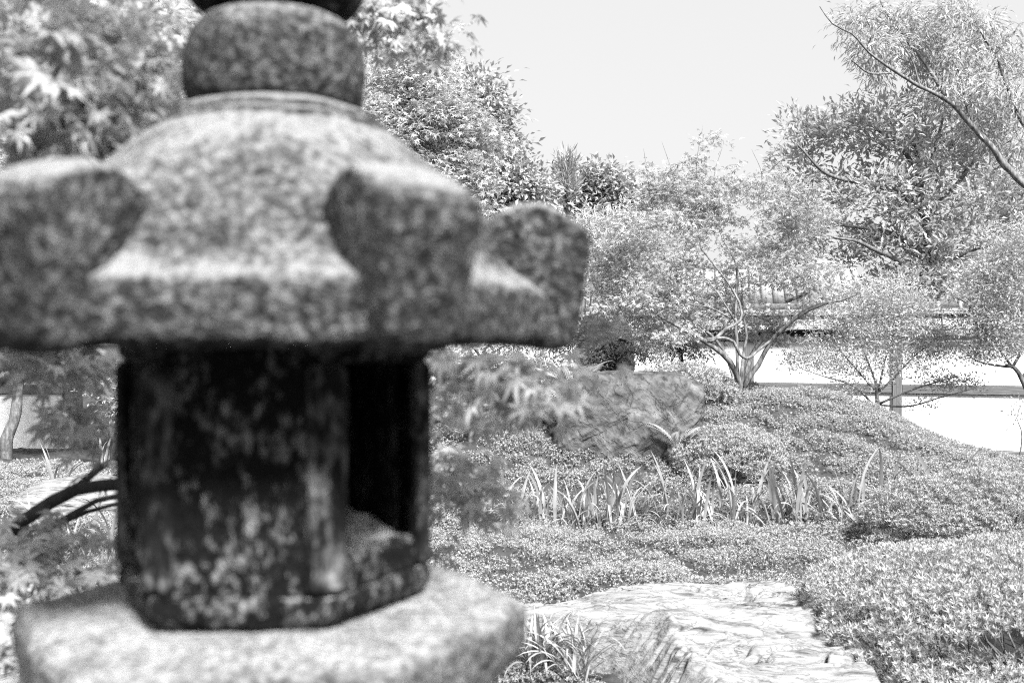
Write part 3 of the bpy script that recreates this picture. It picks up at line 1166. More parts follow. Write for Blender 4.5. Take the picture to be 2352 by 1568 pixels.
irx = np.linspace(-.40, 3.25, 50) + rng.normal(0, .06, 50)
for k, x_ in enumerate(irx):
    y_ = 8.62 + rng.uniform(-.12, .28)
    strap_plant('iris_plant', on_ground(x_, y_), 'pale strap-leaved iris in the row along the foot of the mound', 'plant', 'irises in the row below the mound', IR, int(rng.integers(7, 11)), float(rng.uniform(.72, 1.06)), .05)
for (px, py, yy, sc_) in ((2100, 1130, 9.0, .9), (2165, 1125, 9.0, .95), (2040, 1110, 9.1, .85), (2335, 1130, 8.9, .8)):
    q = P(px, py, yy)
    strap_plant('iris_plant', on_ground(q[0], yy), 'iris with upright leaf tips showing above the rounded azalea at right', 'plant', 'irises behind the rounded azalea', IR[:6], 5, sc_ + .12)
for (px, yy, sc_) in ((130, 10.3, .8),):
    strap_plant('iris_plant', on_ground((px - 1176) / F * yy, yy), 'spiky tuft of strap leaves above the layered rock on the far left', 'plant', None, IR[:6], 13, sc_)
for (px, yy) in ((165, 8.0), (205, 7.6), (245, 7.2), (268, 7.6), (240, 6.4), (90, 8.1)):
    strap_plant('iris_plant', on_ground((px - 1176) / F * yy, yy), 'strap-leaved iris below the layered rock, seen past the maple branches', 'plant', 'irises left of the lantern', IR, 6, .82)
q = P(238, 985, 12.2)
strap_plant('iris_plant', on_ground(q[0], 12.2), 'arching strap-leaved plant under the dark shrub at left behind the maple', 'plant', None, IR, 10, .8)

SG = []
for s in range(8):
    V, Q = strap((.34, .38, .30, .42, .36, .26, .40, .33)[s], (.014, .012, .016, .013, .015, .014, .012, .016)[s], (.35, .6, .2, .5, .8, .9, .7, .1)[s], (1.5, 1.6, 1.2, 1.9, 1.3, 1.7, 1.1, .9)[s], .3, 10)
    m = MB()
    m.add(V, Q, 0, True)
    SG.append(m.mesh('leaf', M['leaf_sedge']))
root = empty('sedge_tuft', on_ground(.22, 4.72, .01), 'arching tuft of narrow blade leaves against the left side of the flat rock', 'plant')
for k in range(150):
    cx_, cy_ = ((.08, -.06) if k % 3 == 0 else (-.10, .05))
    inst('leaf', SG[rng.integers(0, 8)], root, (cx_ + rng.normal(0, .035), cy_ + rng.normal(0, .04), 0), rotz(rng.uniform(0, 6.28)), rng.uniform(.75, 1.12))

# ------------------------------------------------------------------ ferns
FR = []
for s in range(4):
    n = 15
    t = np.linspace(0, 1, 22)
    L = 1.0
    a = (.35, .5, .25, .7)[s] + (1.1, .9, 1.3, .8)[s] * t ** 1.6
    x_ = np.concatenate([[0], np.cumsum(np.sin(a[1:]))]) / 21
    z_ = np.concatenate([[0], np.cumsum(np.cos(a[1:]))]) / 21
    m = MB()
    tube(m, np.stack([x_, x_ * 0, z_], -1), np.linspace(.008, .002, 22), 4)
    pos, dirs, nr, sz = [], [], [], []
    for k in range(3, 22):
        for sg in (-1, 1):
            w = .26 * math.sin(math.pi * min(1, (k - 1) / 21.0) ** .75) + .02
            pos.append((x_[k], 0, z_[k]))
            dirs.append((math.sin(a[k]) * .5, sg, math.cos(a[k]) * .5))
            nr.append((-math.cos(a[k]), 0, math.sin(a[k])))
            sz.append(w)
    V, T = diamond(1, .17, .02, .12)
    scatter(m, V, T, np.array(pos), basis(np.array(dirs), np.array(nr)), np.array(sz))
    FR.append(m.mesh('frond', M['leaf_fern']))


def fern(loc, label, n, s, angs=None, group='ferns round the boulder'):
    root = empty('fern', loc, label, 'fern', group)
    for k in range(n):
        a = angs[k] if angs else 2 * math.pi * k / n + rng.uniform(-.3, .3)
        inst('frond', FR[k % 4], root, (0, 0, 0), rotz(a), s * rng.uniform(.85, 1.1))


fern(P(1560, 1015, 9.85) * np.array([1, 1, 0]) + np.array([0, 0, float(height(np.array(1.65), np.array(9.85))) + .12]), 'pale fern spreading in front of the right end of the big boulder', 6, .46, [2.9, 3.4, .5, .15, 4.6, 5.4])
for k, (px, yy, n, s, lab) in enumerate(((1290, 10.6, 7, .6, 'fern with tall fronds touching the left side of the big boulder'), (1190, 10.5, 7, .55, 'fern half covered by blurred maple leaves, next but one left of the boulder'),
                                         (1060, 10.4, 6, .5, 'fern nearest the lantern on its right side behind maple leaves'), (1320, 11.6, 7, .62, 'fern standing above and behind the others left of the boulder'))):
    fern(on_ground((px - 1176) / F * yy, yy, .02), lab, n, s)

# ------------------------------------------------------------------ trees
def tree(name, label, cat, base, limbs, clumps, leaf, size, per, mats, spray_r=.18, flat=.35, droop=.2, twig=.006, attach_up=.0, group=None, singles=None, hang=0.0,
         trunk_name='trunk', up=.9, sides=7, jitter=.5):
    """limbs: [(points, r0, r1)], first is the trunk; clumps: [(centre, radii, sprays)]; leaf: template; per: leaves a spray"""
    base = np.asarray(base, float)
    root = empty(name, base, label, cat, group)
    nodes, nrad = [], []
    for k, (pts, r0, r1) in enumerate(limbs):
        p = resample(np.asarray(pts, float) - base, .12 if r0 > .02 else .08)
        r = np.linspace(r0, r1, len(p))
        wob_ = np.stack([vnoise(p * 3 + s) for s in (0, 40, 80)], -1) * r[:, None] * .6
        wob_[0] = 0
        p = p + wob_
        m = MB()
        tube(m, p, r * (1 + .12 * vnoise(p * 9)), sides)
        m.build(trunk_name if k == 0 else 'branch', mats[1], root)
        nodes.append(p)
        nrad.append(r)
    nodes, nrad = np.vstack(nodes), np.concatenate(nrad)
    # keep the skeleton in growing arrays
    cap = len(nodes) + 8 * sum(c[2] for c in clumps) + 10
    NP, NR = np.zeros((cap, 3)), np.zeros(cap)
    nn = len(nodes)
    NP[:nn], NR[:nn] = nodes, nrad
    sp = []
    for c, r, n in clumps:
        d = unit(rng.normal(size=(n, 3))) * (rng.uniform(0, 1, n) ** .42)[:, None]
        sp.append(np.asarray(c, float) - base + d * np.asarray(r, float))
    sp = np.vstack(sp)
    sp = sp[np.argsort(np.array([np.min(np.sum((nodes - q) ** 2, 1)) for q in sp]))]
    crown = MB()
    dirs = np.zeros_like(sp)
    for k, q in enumerate(sp):
        dv = NP[:nn] - q
        dist = np.sqrt((dv ** 2).sum(1))
        cost = dist + attach_up * np.maximum(dv[:, 2], 0)
        j = int(np.argmin(cost))
        a, L = NP[j], dist[j]
        dirs[k] = (q - a) / max(L, 1e-6)
        st = max(2, min(6, int(L / .12) + 1))
        t = np.linspace(0, 1, st + 1)[:, None]
        mid = np.array([0, 0, .10 * L]) + rng.normal(0, .06 * L, 3)
        p = a * (1 - t) + q * t + 4 * t * (1 - t) * mid * .5
        r0 = min(NR[j] * .75, twig * (.8 + 1.6 * L))
        r = r0 + (twig * .3 - r0) * t[:, 0]
        r = np.maximum(r, twig * .25)
        tube(crown, p, r, 4 if r0 > .008 else 3, 1, False)
        m_ = min(st, cap - nn)
        NP[nn:nn + m_], NR[nn:nn + m_] = p[1:1 + m_], r[1:1 + m_]
        nn += m_
    # leaves round each spray
    n = len(sp)
    pk = rng.poisson(per, n).clip(1)
    own = np.repeat(np.arange(n), pk)
    N = len(own)
    off = rng.normal(0, .55, (N, 3)) * spray_r
    off[:, 2] *= flat
    back = rng.uniform(-.9, .35, N) * spray_r
    pos = sp[own] + off + dirs[own] * back[:, None]
    if hang:
        pos[:, 2] -= np.abs(rng.normal(0, hang, N))
    d = unit(off + dirs[own] * spray_r * .5 + rng.normal(0, .35, (N, 3)) * spray_r)
    d[:, 2] -= droop + rng.uniform(-.2, .2, N)
    d = unit(d)
    nr = unit(np.array([0, 0, up]) + rng.normal(0, jitter, (N, 3)))
    R = basis(d, nr)
    s = size * rng.uniform(.65, 1.15, N)
    single = np.zeros(N, bool)
    if singles:
        w = pos + base
        dist = np.linalg.norm(w - np.array([0, 0, EYE]), axis=1)
        infr = (w[:, 1] > .3) & (np.abs(w[:, 0] / np.maximum(w[:, 1], .1)) < .52) & (np.abs((w[:, 2] - EYE) / np.maximum(w[:, 1], .1)) < .35)
        if singles[2]:
            infr &= singles[2](w)
        dist = np.where(infr, dist / s, 1e6)
        single[np.argsort(dist)[:singles[0]]] = True
        m = MB()
        m.add(leaf[0], leaf[1], 0, False)
        lm = m.mesh('leaf', singles[1])
        for k in np.where(single)[0]:
            inst('leaf', lm, root, pos[k], R[k], s[k])
    scatter(crown, leaf[0], leaf[1], pos[~single], R[~single], s[~single], 0)
    crown.build('crown', [mats[0], mats[1]], root, 'stuff')
    return root


def Z1(x, y):       # points read off two enlargements of the photograph
    return (1400 + x / 3.408) * .9408, (500 + y / 3.408) * .9408


def Z2(x, y):
    return (1900 + x / 2.958) * .9408, (620 + y / 2.958) * .9408


def Z3(x, y):
    return (1600 + x * .5422) * .9408, y * .5422 * .9408


def line(fn, pts, Y, dep=None):
    out = []
    for k, q in enumerate(pts):
        px, py = fn(*q) if fn else q
        yy = Y if dep is None else Y + dep[k]
        out.append(P(px, py, yy))
    return out


ML = star(5, 1.75, .22, .18)
# -- the many-stemmed maple on the mound
YM = 12.0
base = P(1705, 905, YM)
base[2] -= .06
l = []
def stem(pts, r0, r1, dep, from_base=True, fn=Z1):
    p = line(fn, pts, YM, dep)
    if from_base:
        p = [base + np.array([(p[0][0] - base[0]) * .9, dep[0], 0])] + p
    l.append((p, r0 * .85, r1 * .85))
stem([(1390, 1500), (1250, 1240), (1110, 1130), (960, 1050), (820, 985), (700, 920)], .050, .018, [-.05, -.2, -.3, -.35, -.4, -.4])
stem([(1345, 1480), (1310, 1350), (1190, 1130), (1090, 1040), (1000, 960)], .036, .012, [0, .05, .1, .15, .2])
stem([(1370, 1450), (1350, 1000), (1352, 740), (1350, 480), (1240, 290)], .034, .008, [.1, .1, .15, .2, .2])
stem([(1405, 1450), (1420, 1200), (1440, 1090), (1410, 900), (1400, 640)], .036, .008, [0, .1, .15, .2, .3])
stem([(1430, 1500), (1540, 1330), (1650, 1120), (1780, 1000), (1960, 880), (2150, 800)], .048, .016, [-.05, -.1, -.2, -.3, -.4, -.5])
stem([(1440, 1450), (1480, 1250), (1610, 1060), (1660, 1000), (1560, 940)], .046, .014, [.1, .2, .3, .3, .3])
stem([(1110, 1130), (1180, 1110), (1270, 1030), (1380, 970), (1400, 900), (1340, 730), (1200, 530), (1060, 360)], .030, .010, [-.3, -.3, -.28, -.25, -.2, -.1, 0, .1], False)
stem([(1110, 1120), (1250, 1100), (1330, 1130), (1380, 1240), (1440, 1280), (1530, 1210), (1610, 1150), (1680, 1100)], .022, .020, [-.3, -.3, -.28, -.26, -.25, -.22, -.2, -.2], False)
stem([(0, 580), (120, 470), (240, 385), (380, 350), (560, 290), (620, 240)], .026, .010, [-.25, -.3, -.4, -.45, -.5, -.5], False, Z2)
stem([(60, 345), (230, 250), (190, 190), (265, 70), (300, 10)], .022, .008, [-.2, -.1, 0, .1, .2], False, Z2)
stem([(1340, 960), (1250, 810), (1160, 680), (1060, 560)], .014, .005, [-.2, -.2, -.1, 0], False)
stem([(1300, 940), (1120, 850), (960, 820), (800, 720)], .014, .005, [-.2, -.3, -.4, -.4], False)
for q_ in ([(1612, 500), (1600, 380), (1615, 285)], [(1500, 490), (1488, 410), (1478, 340)], [(1650, 490), (1640, 410), (1662, 330)], [(1562, 470), (1545, 400), (1520, 325)], [(1740, 470), (1750, 400), (1725, 340)], [(1820, 450), (1840, 390), (1830, 330)]):
    l.append((line(None, q_, YM, [0, .05, .1]), .006, .002))
cl = []
for (px, py, rx, ry, n, dep, ry_) in ((1480, 560, 130, 80, 150, -.2, .9), (1600, 500, 110, 80, 120, .2, .8), (1450, 680, 110, 70, 110, -.3, .7), (1590, 640, 110, 60, 70, .5, .6), (1760, 590, 110, 80, 90, .4, .8),
                                      (1840, 500, 90, 70, 70, .2, .7), (1700, 690, 90, 50, 34, .6, .5), (1520, 770, 70, 40, 50, -.2, .5), (1860, 640, 80, 60, 60, -.3, .6), (1610, 420, 120, 60, 45, 0, .6),
                                      (1510, 430, 60, 70, 40, .1, .5), (1780, 430, 110, 60, 60, .3, .6), (1620, 345, 60, 45, 9, 0, .3), (1400, 600, 60, 90, 60, .1, .5), (1640, 735, 90, 28, 34, .5, .4), (1770, 735, 80, 26, 26, .6, .4), (1560, 690, 80, 40, 40, .5, .5), (1860, 715, 60, 30, 26, .4, .4), (1620, 772, 60, 16, 16, .7, .3), (1725, 765, 60, 16, 18, .7, .3), (1800, 778, 50, 16, 14, .7, .3)):
    s = YM / F
    cl.append((P(px, py, YM + dep), (rx * s, ry_, ry * s), int(n * .85)))
tree('maple_tree', 'many-stemmed maple with pale bare stems on top of the mound', 'tree', base, l, cl, ML, .050, 20, (M['leaf_maple'], M['bark_pale']), .16, .26, .18, .0055)

# -- a small airy tree in front of the white wall
YB = 13.0
base = P(2012, 955, YB)
base[2] -= .08
b2 = line(Z2, [(715, 1180)], YB)[0]
l = [([base] + line(Z2, [(715, 1150), (720, 1060), (705, 940)], YB, [0, 0, 0]), .045, .020)]
for pts, r in (([(700, 1100), (560, 960), (330, 880), (150, 820)], .018), ([(690, 980), (500, 760), (400, 640), (300, 560)], .016), ([(710, 960), (640, 760), (575, 580), (560, 480)], .016),
               ([(720, 1000), (760, 800), (840, 560), (900, 420)], .016), ([(730, 1080), (880, 1010), (1090, 940), (1300, 880)], .018), ([(740, 1090), (960, 1095), (1160, 1040), (1400, 975)], .014),
               ([(720, 1000), (870, 860), (1000, 720), (1150, 600)], .016), ([(700, 1090), (560, 1050), (420, 980), (350, 960)], .012)):
    l.append((line(Z2, pts, YB, np.linspace(0, rng.uniform(-.5, .5), len(pts))), r, .005))
cl = []
for (x_, y_, rx, ry, n, yy) in ((520, 640, 380, 160, 190, .7), (820, 560, 380, 200, 200, .7), (1000, 720, 260, 150, 110, .6), (330, 780, 280, 90, 80, .5), (620, 830, 320, 120, 100, .6), (1250, 930, 260, 60, 75, .4), (180, 770, 180, 70, 50, .4),
                                (1050, 1080, 130, 25, 14, .2), (480, 980, 170, 60, 36, .4), (1150, 620, 220, 120, 90, .5), (700, 330, 330, 190, 270, .6), (920, 400, 280, 150, 190, .5), (450, 440, 240, 120, 130, .5)):
    px, py = Z2(x_, y_)
    k = YB / F / 2.958 * .9408
    cl.append((P(px, py, YB), (rx * k, yy, ry * k), n))
tree('airy_tree', 'small airy tree of fine upturned leaves in front of the wall post', 'tree', base, l, cl, diamond(1, .38, .05, .05), .050, 15, (M['leaf_mid'], M['bark']), .15, .5, -.25, .0042)

# -- the small tree at the right edge
YC = 12.2
base = P(2420, 1020, YC)
base[2] = float(height(np.array(base[0]), np.array(YC))) - .05
l = [([base] + line(Z2, [(1800, 1000), (1760, 910), (1700, 815), (1640, 800)], YC, [0, 0, 0, 0]), .055, .022)]
for pts, r in (([(1700, 815), (1560, 800), (1430, 770), (1330, 690)], .018), ([(1690, 815), (1600, 700), (1480, 540), (1380, 370)], .018), ([(1700, 800), (1780, 640), (1750, 420), (1700, 200)], .02),
               ([(1760, 910), (1860, 700), (1900, 400), (1850, 0)], .025), ([(1380, 500), (1380, 370), (1300, 320), (1280, 290)], .01)):
    l.append((line(Z2, pts, YC, np.linspace(0, rng.uniform(-.4, .4), len(pts))), r, .006))
cl = []
for (x_, y_, rx, ry, n, yy) in ((1450, 700, 170, 90, 90, .5), (1650, 640, 200, 120, 130, .6), (1500, 480, 260, 120, 130, .6), (1700, 420, 200, 130, 110, .6), (1600, 240, 280, 120, 170, .7), (1700, 60, 220, 130, 160, .7),
                                (1500, 120, 200, 100, 70, .5), (1720, -120, 200, 130, 120, .7), (1950, 300, 150, 400, 130, .7), (1700, 1090, 40, 50, 7, .2)):
    px, py = Z2(x_, y_)
    k = YC / F / 2.958 * .9408
    cl.append((P(px, py, YC), (rx * k, yy, ry * k), n))
tree('bent_tree', 'small tree with a bent bare trunk coming in at the right edge', 'tree', base, l, cl, diamond(1, .40, .05, .05), .052, 16, (M['leaf_mid'], M['bark']), .15, .45, -.1, .0045)
base = P(2340, 1005, 12.6)
base[2] = float(height(np.array(base[0]), np.array(12.6))) - .02
tree('sapling', 'thin twiggy sapling with few leaves before the white wall at right', 'tree', base, [([base] + [P(2345, 985, 12.6), P(2335, 960, 12.6), P(2350, 920, 12.6)], .012, .004)], [(P(2330, 965, 12.6), (.12, .15, .10), 9)],
     diamond(1, .4, .05, .05), .05, 5, (M['leaf_mid'], M['bark']), .1, .5, -.1, .004)

# -- large-leaved tree beyond the wall
YD = 17.5
base = P(2150, 880, YD)
base[2] = -.3
l = [([base] + [P(2155, 760, YD), P(2150, 660, YD), P(2135, 560, YD), P(2118, 470, YD), P(2110, 400, YD), P(2105, 320, YD)], .16, .05)]
for pts, r, e in ([(1, (2140, 640), (2060, 600), (1980, 560), (1900, 540)), .06, -.9], [(1, (2120, 480), (2060, 440), (1990, 420), (1900, 400), (1830, 330)), .07, -.6], [(1, (2140, 600), (2060, 540), (1960, 520), (1850, 510)), .05, .3],
                  [(1, (2125, 500), (2200, 420), (2260, 350), (2330, 320)), .06, .5], [(1, (2110, 400), (2060, 330), (1980, 280)), .05, .2], [(1, (2115, 430), (2150, 330), (2170, 250)), .05, -.3], [(1, (2140, 640), (2200, 590), (2290, 560)), .05, -.5]):
    q = pts[1:]
    l.append((line(None, q, YD, np.linspace(0, e, len(q))), r, .015))
cl = []
for (px, py, rx, ry, n, dep, yy) in ((1830, 330, 75, 90, 60, .3, .9), (1950, 290, 110, 80, 80, 0, 1.1), (2070, 330, 130, 110, 120, -.2, 1.3), (2200, 330, 110, 100, 90, .1, 1.2), (2300, 420, 90, 110, 80, .3, 1.1), (1900, 440, 110, 60, 60, .4, .9),
                                     (2020, 450, 110, 70, 70, -.4, 1.1), (2170, 470, 120, 90, 90, -.6, 1.1), (2080, 560, 110, 70, 70, -.3, 1.0), (2220, 580, 110, 80, 70, 0, 1.0), (1960, 560, 90, 60, 50, .5, .9), (2100, 640, 110, 50, 50, .2, .9), (1850, 540, 70, 60, 40, .2, .7),
                                     (1790, 620, 90, 50, 40, .8, .8), (2150, 650, 90, 50, 70, -.7, .7), (2040, 660, 80, 45, 50, -.5, .7), (2340, 470, 80, 80, 70, .2, .9), (2320, 580, 90, 80, 70, .3, .9), (2420, 400, 90, 110, 70, .3, .9), (2280, 300, 80, 60, 40, .4, .8)):
    s = YD / F
    cl.append((P(px, py, YD + dep + .3), (rx * s, yy, ry * s), int(n * .95)))
tree('magnolia_tree', 'large-leaved tree with dark branches rising behind the white wall', 'tree', base, l, cl, blade(1, .36, .08, .12), .150, 15, (M['leaf_big'], M['bark']), .20, .55, -.35, .009,
     singles=(300, M['leaf_big_o'], None), jitter=.6)

# -- leaning tree with drooping leaves at the upper right
YE = 16.2
base = P(2560, 900, YE)
base[2] = -.3
l = [([base] + [P(2520, 700, YE), P(2420, 480, YE)] + line(Z3, [(1620, 800), (1450, 590), (1280, 430), (1190, 390), (1080, 320), (960, 235), (880, 150), (800, 110), (740, 30)], YE, [0, 0, 0, 0, -.1, -.2, -.3, -.4, -.4]), .12, .008)]
l.append(([P(2520, 700, YE)] + [P(2480, 420, YE)] + line(Z3, [(1660, 560), (1590, 400), (1530, 240), (1470, 160), (1420, 40)], YE, [.2, .3, .4, .4, .5]), .09, .012))
l.append((line(Z3, [(1060, 330), (960, 330), (880, 270)], YE, [-.1, -.3, -.5]), .02, .01))
for q_ in ([(1450, 590), (1400, 480), (1380, 360), (1320, 240)], [(1190, 390), (1150, 260), (1090, 170)], [(1590, 400), (1640, 330), (1700, 300)], [(960, 235), (970, 140), (940, 60)], [(1530, 240), (1600, 170), (1650, 90)]):
    l.append((line(Z3, q_, YE, np.linspace(0, .1, len(q_))), .018, .006))
l.append((line(Z3, [(1330, 460), (1230, 310), (1130, 180), (1040, 60), (1000, -30)], YE, [0, .3, .5, .6, .6]), .04, .012))
cl = []
for (x_, y_, rx, ry, n, yy) in ((900, 90, 130, 80, 45, .6), (1010, 200, 150, 90, 70, .7), (1080, 60, 130, 90, 60, .7), (1230, 120, 140, 110, 85, .8), (1350, 250, 170, 130, 110, .9), (1200, 270, 130, 90, 60, .7), (1420, 420, 160, 120, 90, .9), (1500, 130, 130, 100, 75, .7),
                                (1600, 260, 120, 130, 80, .8), (1560, 480, 140, 130, 80, .8), (1330, 30, 110, 70, 40, .6), (1600, 640, 120, 100, 50, .7), (990, 310, 70, 70, 22, .4), (1280, 430, 110, 80, 40, .7), (1450, 600, 100, 80, 40, .6)):
    px, py = Z3(x_, y_)
    k = YE / F * .5422 * .9408
    cl.append((P(px, py, YE + rng.uniform(.15, .8)), (rx * k, yy, ry * k), int(n * .78)))
tree('leaning_tree', 'tall leaning tree with narrow drooping leaves at the upper right', 'tree', base, l, cl, blade(1, .20, .06, .15), .15, 13, (M['leaf_oak'], M['bark_pale']), .18, .8, .5, .008,
     singles=(300, M['leaf_oak_o'], None), hang=.05)

# -- background trees, from the left
def back_tree(label, base_px, Y, top_px, spans, leaf, size, per, mats, spray, flat, droop, r=.12, name='broadleaf_tree', nb=7, twig=.008, group='trees in the background'):
    base = P(base_px[0], base_px[1], Y)
    base[2] = float(height(np.array(base[0]), np.array(Y))) - .1
    top = P(top_px[0], top_px[1], Y)
    mid = (base + top) / 2 + np.array([.15, 0, 0])
    l = [([base, mid, top], r, .03)]
    cl = []
    s = Y / F
    for (px, py, rx, ry, n, dep) in spans:
        c = P(px, py, Y + dep)
        cl.append((c, (rx * s, min(rx, ry) * s * 1.1, ry * s), n))
        h = min(max((c[2] - base[2]) * .7 + base[2], base[2] + .3), top[2])
        f = (h - base[2]) / (top[2] - base[2])
        a = base * (1 - f) + top * f
        l.append(([a, (a + c) / 2 + np.array([0, 0, .15]), c], r * .4, .012))
    return tree(name, label, 'tree', base, l, cl, leaf, size, per, mats, spray, flat, droop, twig, group=group)


back_tree('pale feathery maple rising just right of the lantern top', (960, 900), 13.5, (960, 330), ((930, 170, 110, 80, 110, 0), (1000, 270, 120, 90, 140, .1), (900, 300, 110, 90, 120, -.1), (1080, 330, 80, 80, 80, .2), (1060, 430, 80, 80, 90, 0),
          (960, 420, 120, 90, 110, 0), (980, 120, 60, 40, 30, .2), (1000, 560, 140, 90, 110, 0), (1080, 520, 60, 60, 50, .1)), ML, .075, 19, (M['leaf_pale'], M['bark_dark']), .24, .3, .15, .08, 'feathery_maple')
back_tree('dense dark evergreen with a steep rounded outline right of the pale maple', (1140, 880), 18.0, (1110, 280), ((1090, 220, 75, 65, 95, 0), (1140, 300, 55, 75, 90, 0), (1060, 330, 80, 90, 90, .3), (1160, 400, 70, 80, 110, -.1), (1220, 450, 60, 60, 80, 0), (1120, 470, 90, 70, 100, 0),
          (1130, 600, 130, 100, 140, .2), (1240, 560, 80, 80, 80, .1)), blade(1, .42, .08, .1), .15, 17, (M['leaf_dark'], M['bark_dark']), .27, .7, .1, .14, 'evergreen_tree')
back_tree('far round-topped tree standing alone against the sky', (1370, 860), 25.0, (1370, 430), ((1370, 420, 85, 50, 100, 0), (1310, 450, 50, 40, 50, 0), (1430, 460, 55, 45, 60, .2), (1370, 500, 120, 60, 120, 0), (1300, 560, 100, 70, 80, 0), (1440, 560, 80, 70, 60, 0)), blade(1, .45, .08, .1), .20, 17, (M['leaf_dark'], M['bark_dark']), .36, .35, .1, .16,
          'round_tree', twig=.012)
base = P(1303, 800, 22.0)
base[2] = -.1
tree('spiky_conifer', 'small spiky treetop poking up left of the far round tree', 'tree', base, [([base, P(1303, 500, 22), P(1303, 360, 22)], .10, .02)], [(P(1303, 385, 22), (.24, .25, .28), 46), (P(1303, 440, 22), (.35, .35, .35), 40)],
     diamond(1, .14, .03, .02), .22, 15, (M['leaf_dark'], M['bark_dark']), .10, 1.2, -1.0, .008, group='trees in the background')
back_tree('tall tree with a straight trunk before the white wall on the far left', (12, 1050), 13.4, (40, 500), ((60, 420, 150, 130, 120, 0), (230, 330, 160, 130, 130, .3), (400, 200, 150, 130, 110, .3), (120, 180, 160, 140, 130, 0), (330, 60, 170, 100, 100, .5), (60, 700, 120, 90, 70, .3), (250, 620, 150, 100, 90, .5),
          (520, 60, 120, 80, 60, .5)), ML, .085, 15, (M['leaf_pale'], M['bark']), .26, .35, .1, .085, 'straight_tree')
back_tree('dense dark shrub at the end of the left wall', (250, 1030), 13.0, (240, 900), ((235, 870, 50, 50, 70, 0), (270, 930, 50, 50, 70, 0), (330, 870, 80, 70, 80, .2), (420, 930, 80, 60, 60, .2)), diamond(1, .45, .05, .08), .075, 14, (M['leaf_mid'], M['bark_dark']), .14, .6, .0, .04, 'dense_shrub', group='shrubs along the wall')
back_tree('leafy shrub behind the ferns right of the lantern', (1100, 960), 12.4, (1110, 800), ((1050, 860, 80, 60, 90, 0), (1150, 830, 80, 60, 90, .2), (1250, 850, 80, 60, 90, .1), (1200, 760, 110, 60, 80, .4), (1310, 780, 60, 70, 60, .3), (1000, 780, 80, 70, 60, .4)), diamond(1, .4, .05, .1), .07, 15,
          (M['leaf_mid'], M['bark_dark']), .17, .5, .1, .04, 'leafy_shrub', group='shrubs along the wall')
back_tree('gnarled dark-trunked shrub under the maple behind the boulder', (1395, 870), 12.3, (1400, 790), ((1370, 810, 50, 30, 45, -.1), (1450, 790, 45, 35, 45, 0), (1360, 835, 30, 25, 20, 0), (1490, 820, 50, 30, 40, .2)), diamond(1, .4, .05, .1), .055, 14, (M['leaf_mid'], M['bark_dark']), .13, .5, .1, .08,
          'gnarled_shrub', group='shrubs along the wall')
back_tree('spreading shrub filling the gap left of the maple stems', (1540, 860), 13.2, (1540, 760), ((1540, 780, 70, 50, 90, 0), (1600, 800, 50, 40, 50, .2), (1460, 730, 70, 50, 70, .3), (1560, 710, 90, 40, 70, .5)), diamond(1, .4, .05, .1), .065, 14, (M['leaf_mid'], M['bark_dark']), .16, .4, .1, .04,
          'spreading_shrub', group='shrubs along the wall')

# -- bamboo
base = P(1385, 790, 14.2)
base[2] = float(height(np.array(base[0]), np.array(14.2))) - .05
l = []
for k in range(16):
    px = 1335 + k * 7 + rng.uniform(-6, 6)
    tx = px + rng.uniform(-10, 45)
    yy = 14.2 + rng.uniform(-.4, .4)
    b = P(px, 800, yy)
    b[2] = base[2]
    l.append(([b, P((px + tx) / 2 - 3, 640, yy), P(tx, rng.uniform(470, 560), yy)], .014, .005))
cl = [(P(px, py, 14.2), (rx * 14.2 / F, .5, ry * 14.2 / F), n) for px, py, rx, ry, n in ((1360, 520, 40, 45, 60), (1410, 560, 55, 60, 80), (1390, 640, 60, 60, 80), (1440, 500, 40, 40, 40), (1350, 600, 30, 70, 40), (1430, 680, 40, 50, 40))]
tree('bamboo_clump', 'clump of thin pale upright canes with fine leaves beside the lantern roof', 'bamboo', base, l, cl, diamond(1, .18, .02, .1), .11, 16, (M['leaf_pale'], M['cane']), .16, .7, .35, .004, trunk_name='cane')

# -- the near maple: its trunk stands outside the picture at left, sprays of leaves hang behind and beside the lantern
base = np.array([-1.62, 2.25, -.05])
def NP_(px, py, yy):
    return P(px, py, yy)
l = [([base, np.array([-1.55, 2.2, .6]), np.array([-1.58, 2.2, 1.3]), np.array([-1.45, 2.3, 2.1]), np.array([-1.2, 2.4, 2.9])], .055, .025)]
l.append(([np.array([-1.56, 2.2, .95]), NP_(0, 1225, 2.1), NP_(60, 1190, 2.05), NP_(170, 1125, 2.05), NP_(290, 1112, 2.1), NP_(420, 1105, 2.2)], .020, .011))
l.append(([NP_(170, 1125, 2.05), NP_(220, 1080, 2.1), NP_(300, 1035, 2.2)], .009, .006))
l.append(([NP_(20, 1225, 2.1), NP_(140, 1195, 2.1), NP_(220, 1150, 2.15), NP_(300, 1135, 2.2)], .008, .005))
l.append(([NP_(110, 1215, 2.1), NP_(200, 1175, 2.15), NP_(300, 1150, 2.2)], .006, .004))
l.append(([np.array([-1.57, 2.2, 1.45]), NP_(0, 880, 1.9), NP_(60, 850, 1.9), NP_(110, 830, 1.95), NP_(200, 850, 2.0)], .014, .006))
l.append(([NP_(110, 830, 1.95), NP_(140, 890, 2.0), NP_(170, 980, 2.0)], .006, .003))
l.append(([np.array([-1.5, 2.25, 1.8]), NP_(0, 560, 2.2), NP_(150, 370, 2.2), NP_(300, 200, 2.3), NP_(420, 60, 2.4)], .020, .008))
l.append(([NP_(150, 370, 2.2), NP_(215, 295, 2.15), NP_(270, 270, 2.1)], .008, .004))
l.append(([np.array([-1.45, 2.3, 2.1]), NP_(40, 250, 2.0), NP_(160, 190, 2.0), NP_(300, 230, 2.0)], .014, .005))
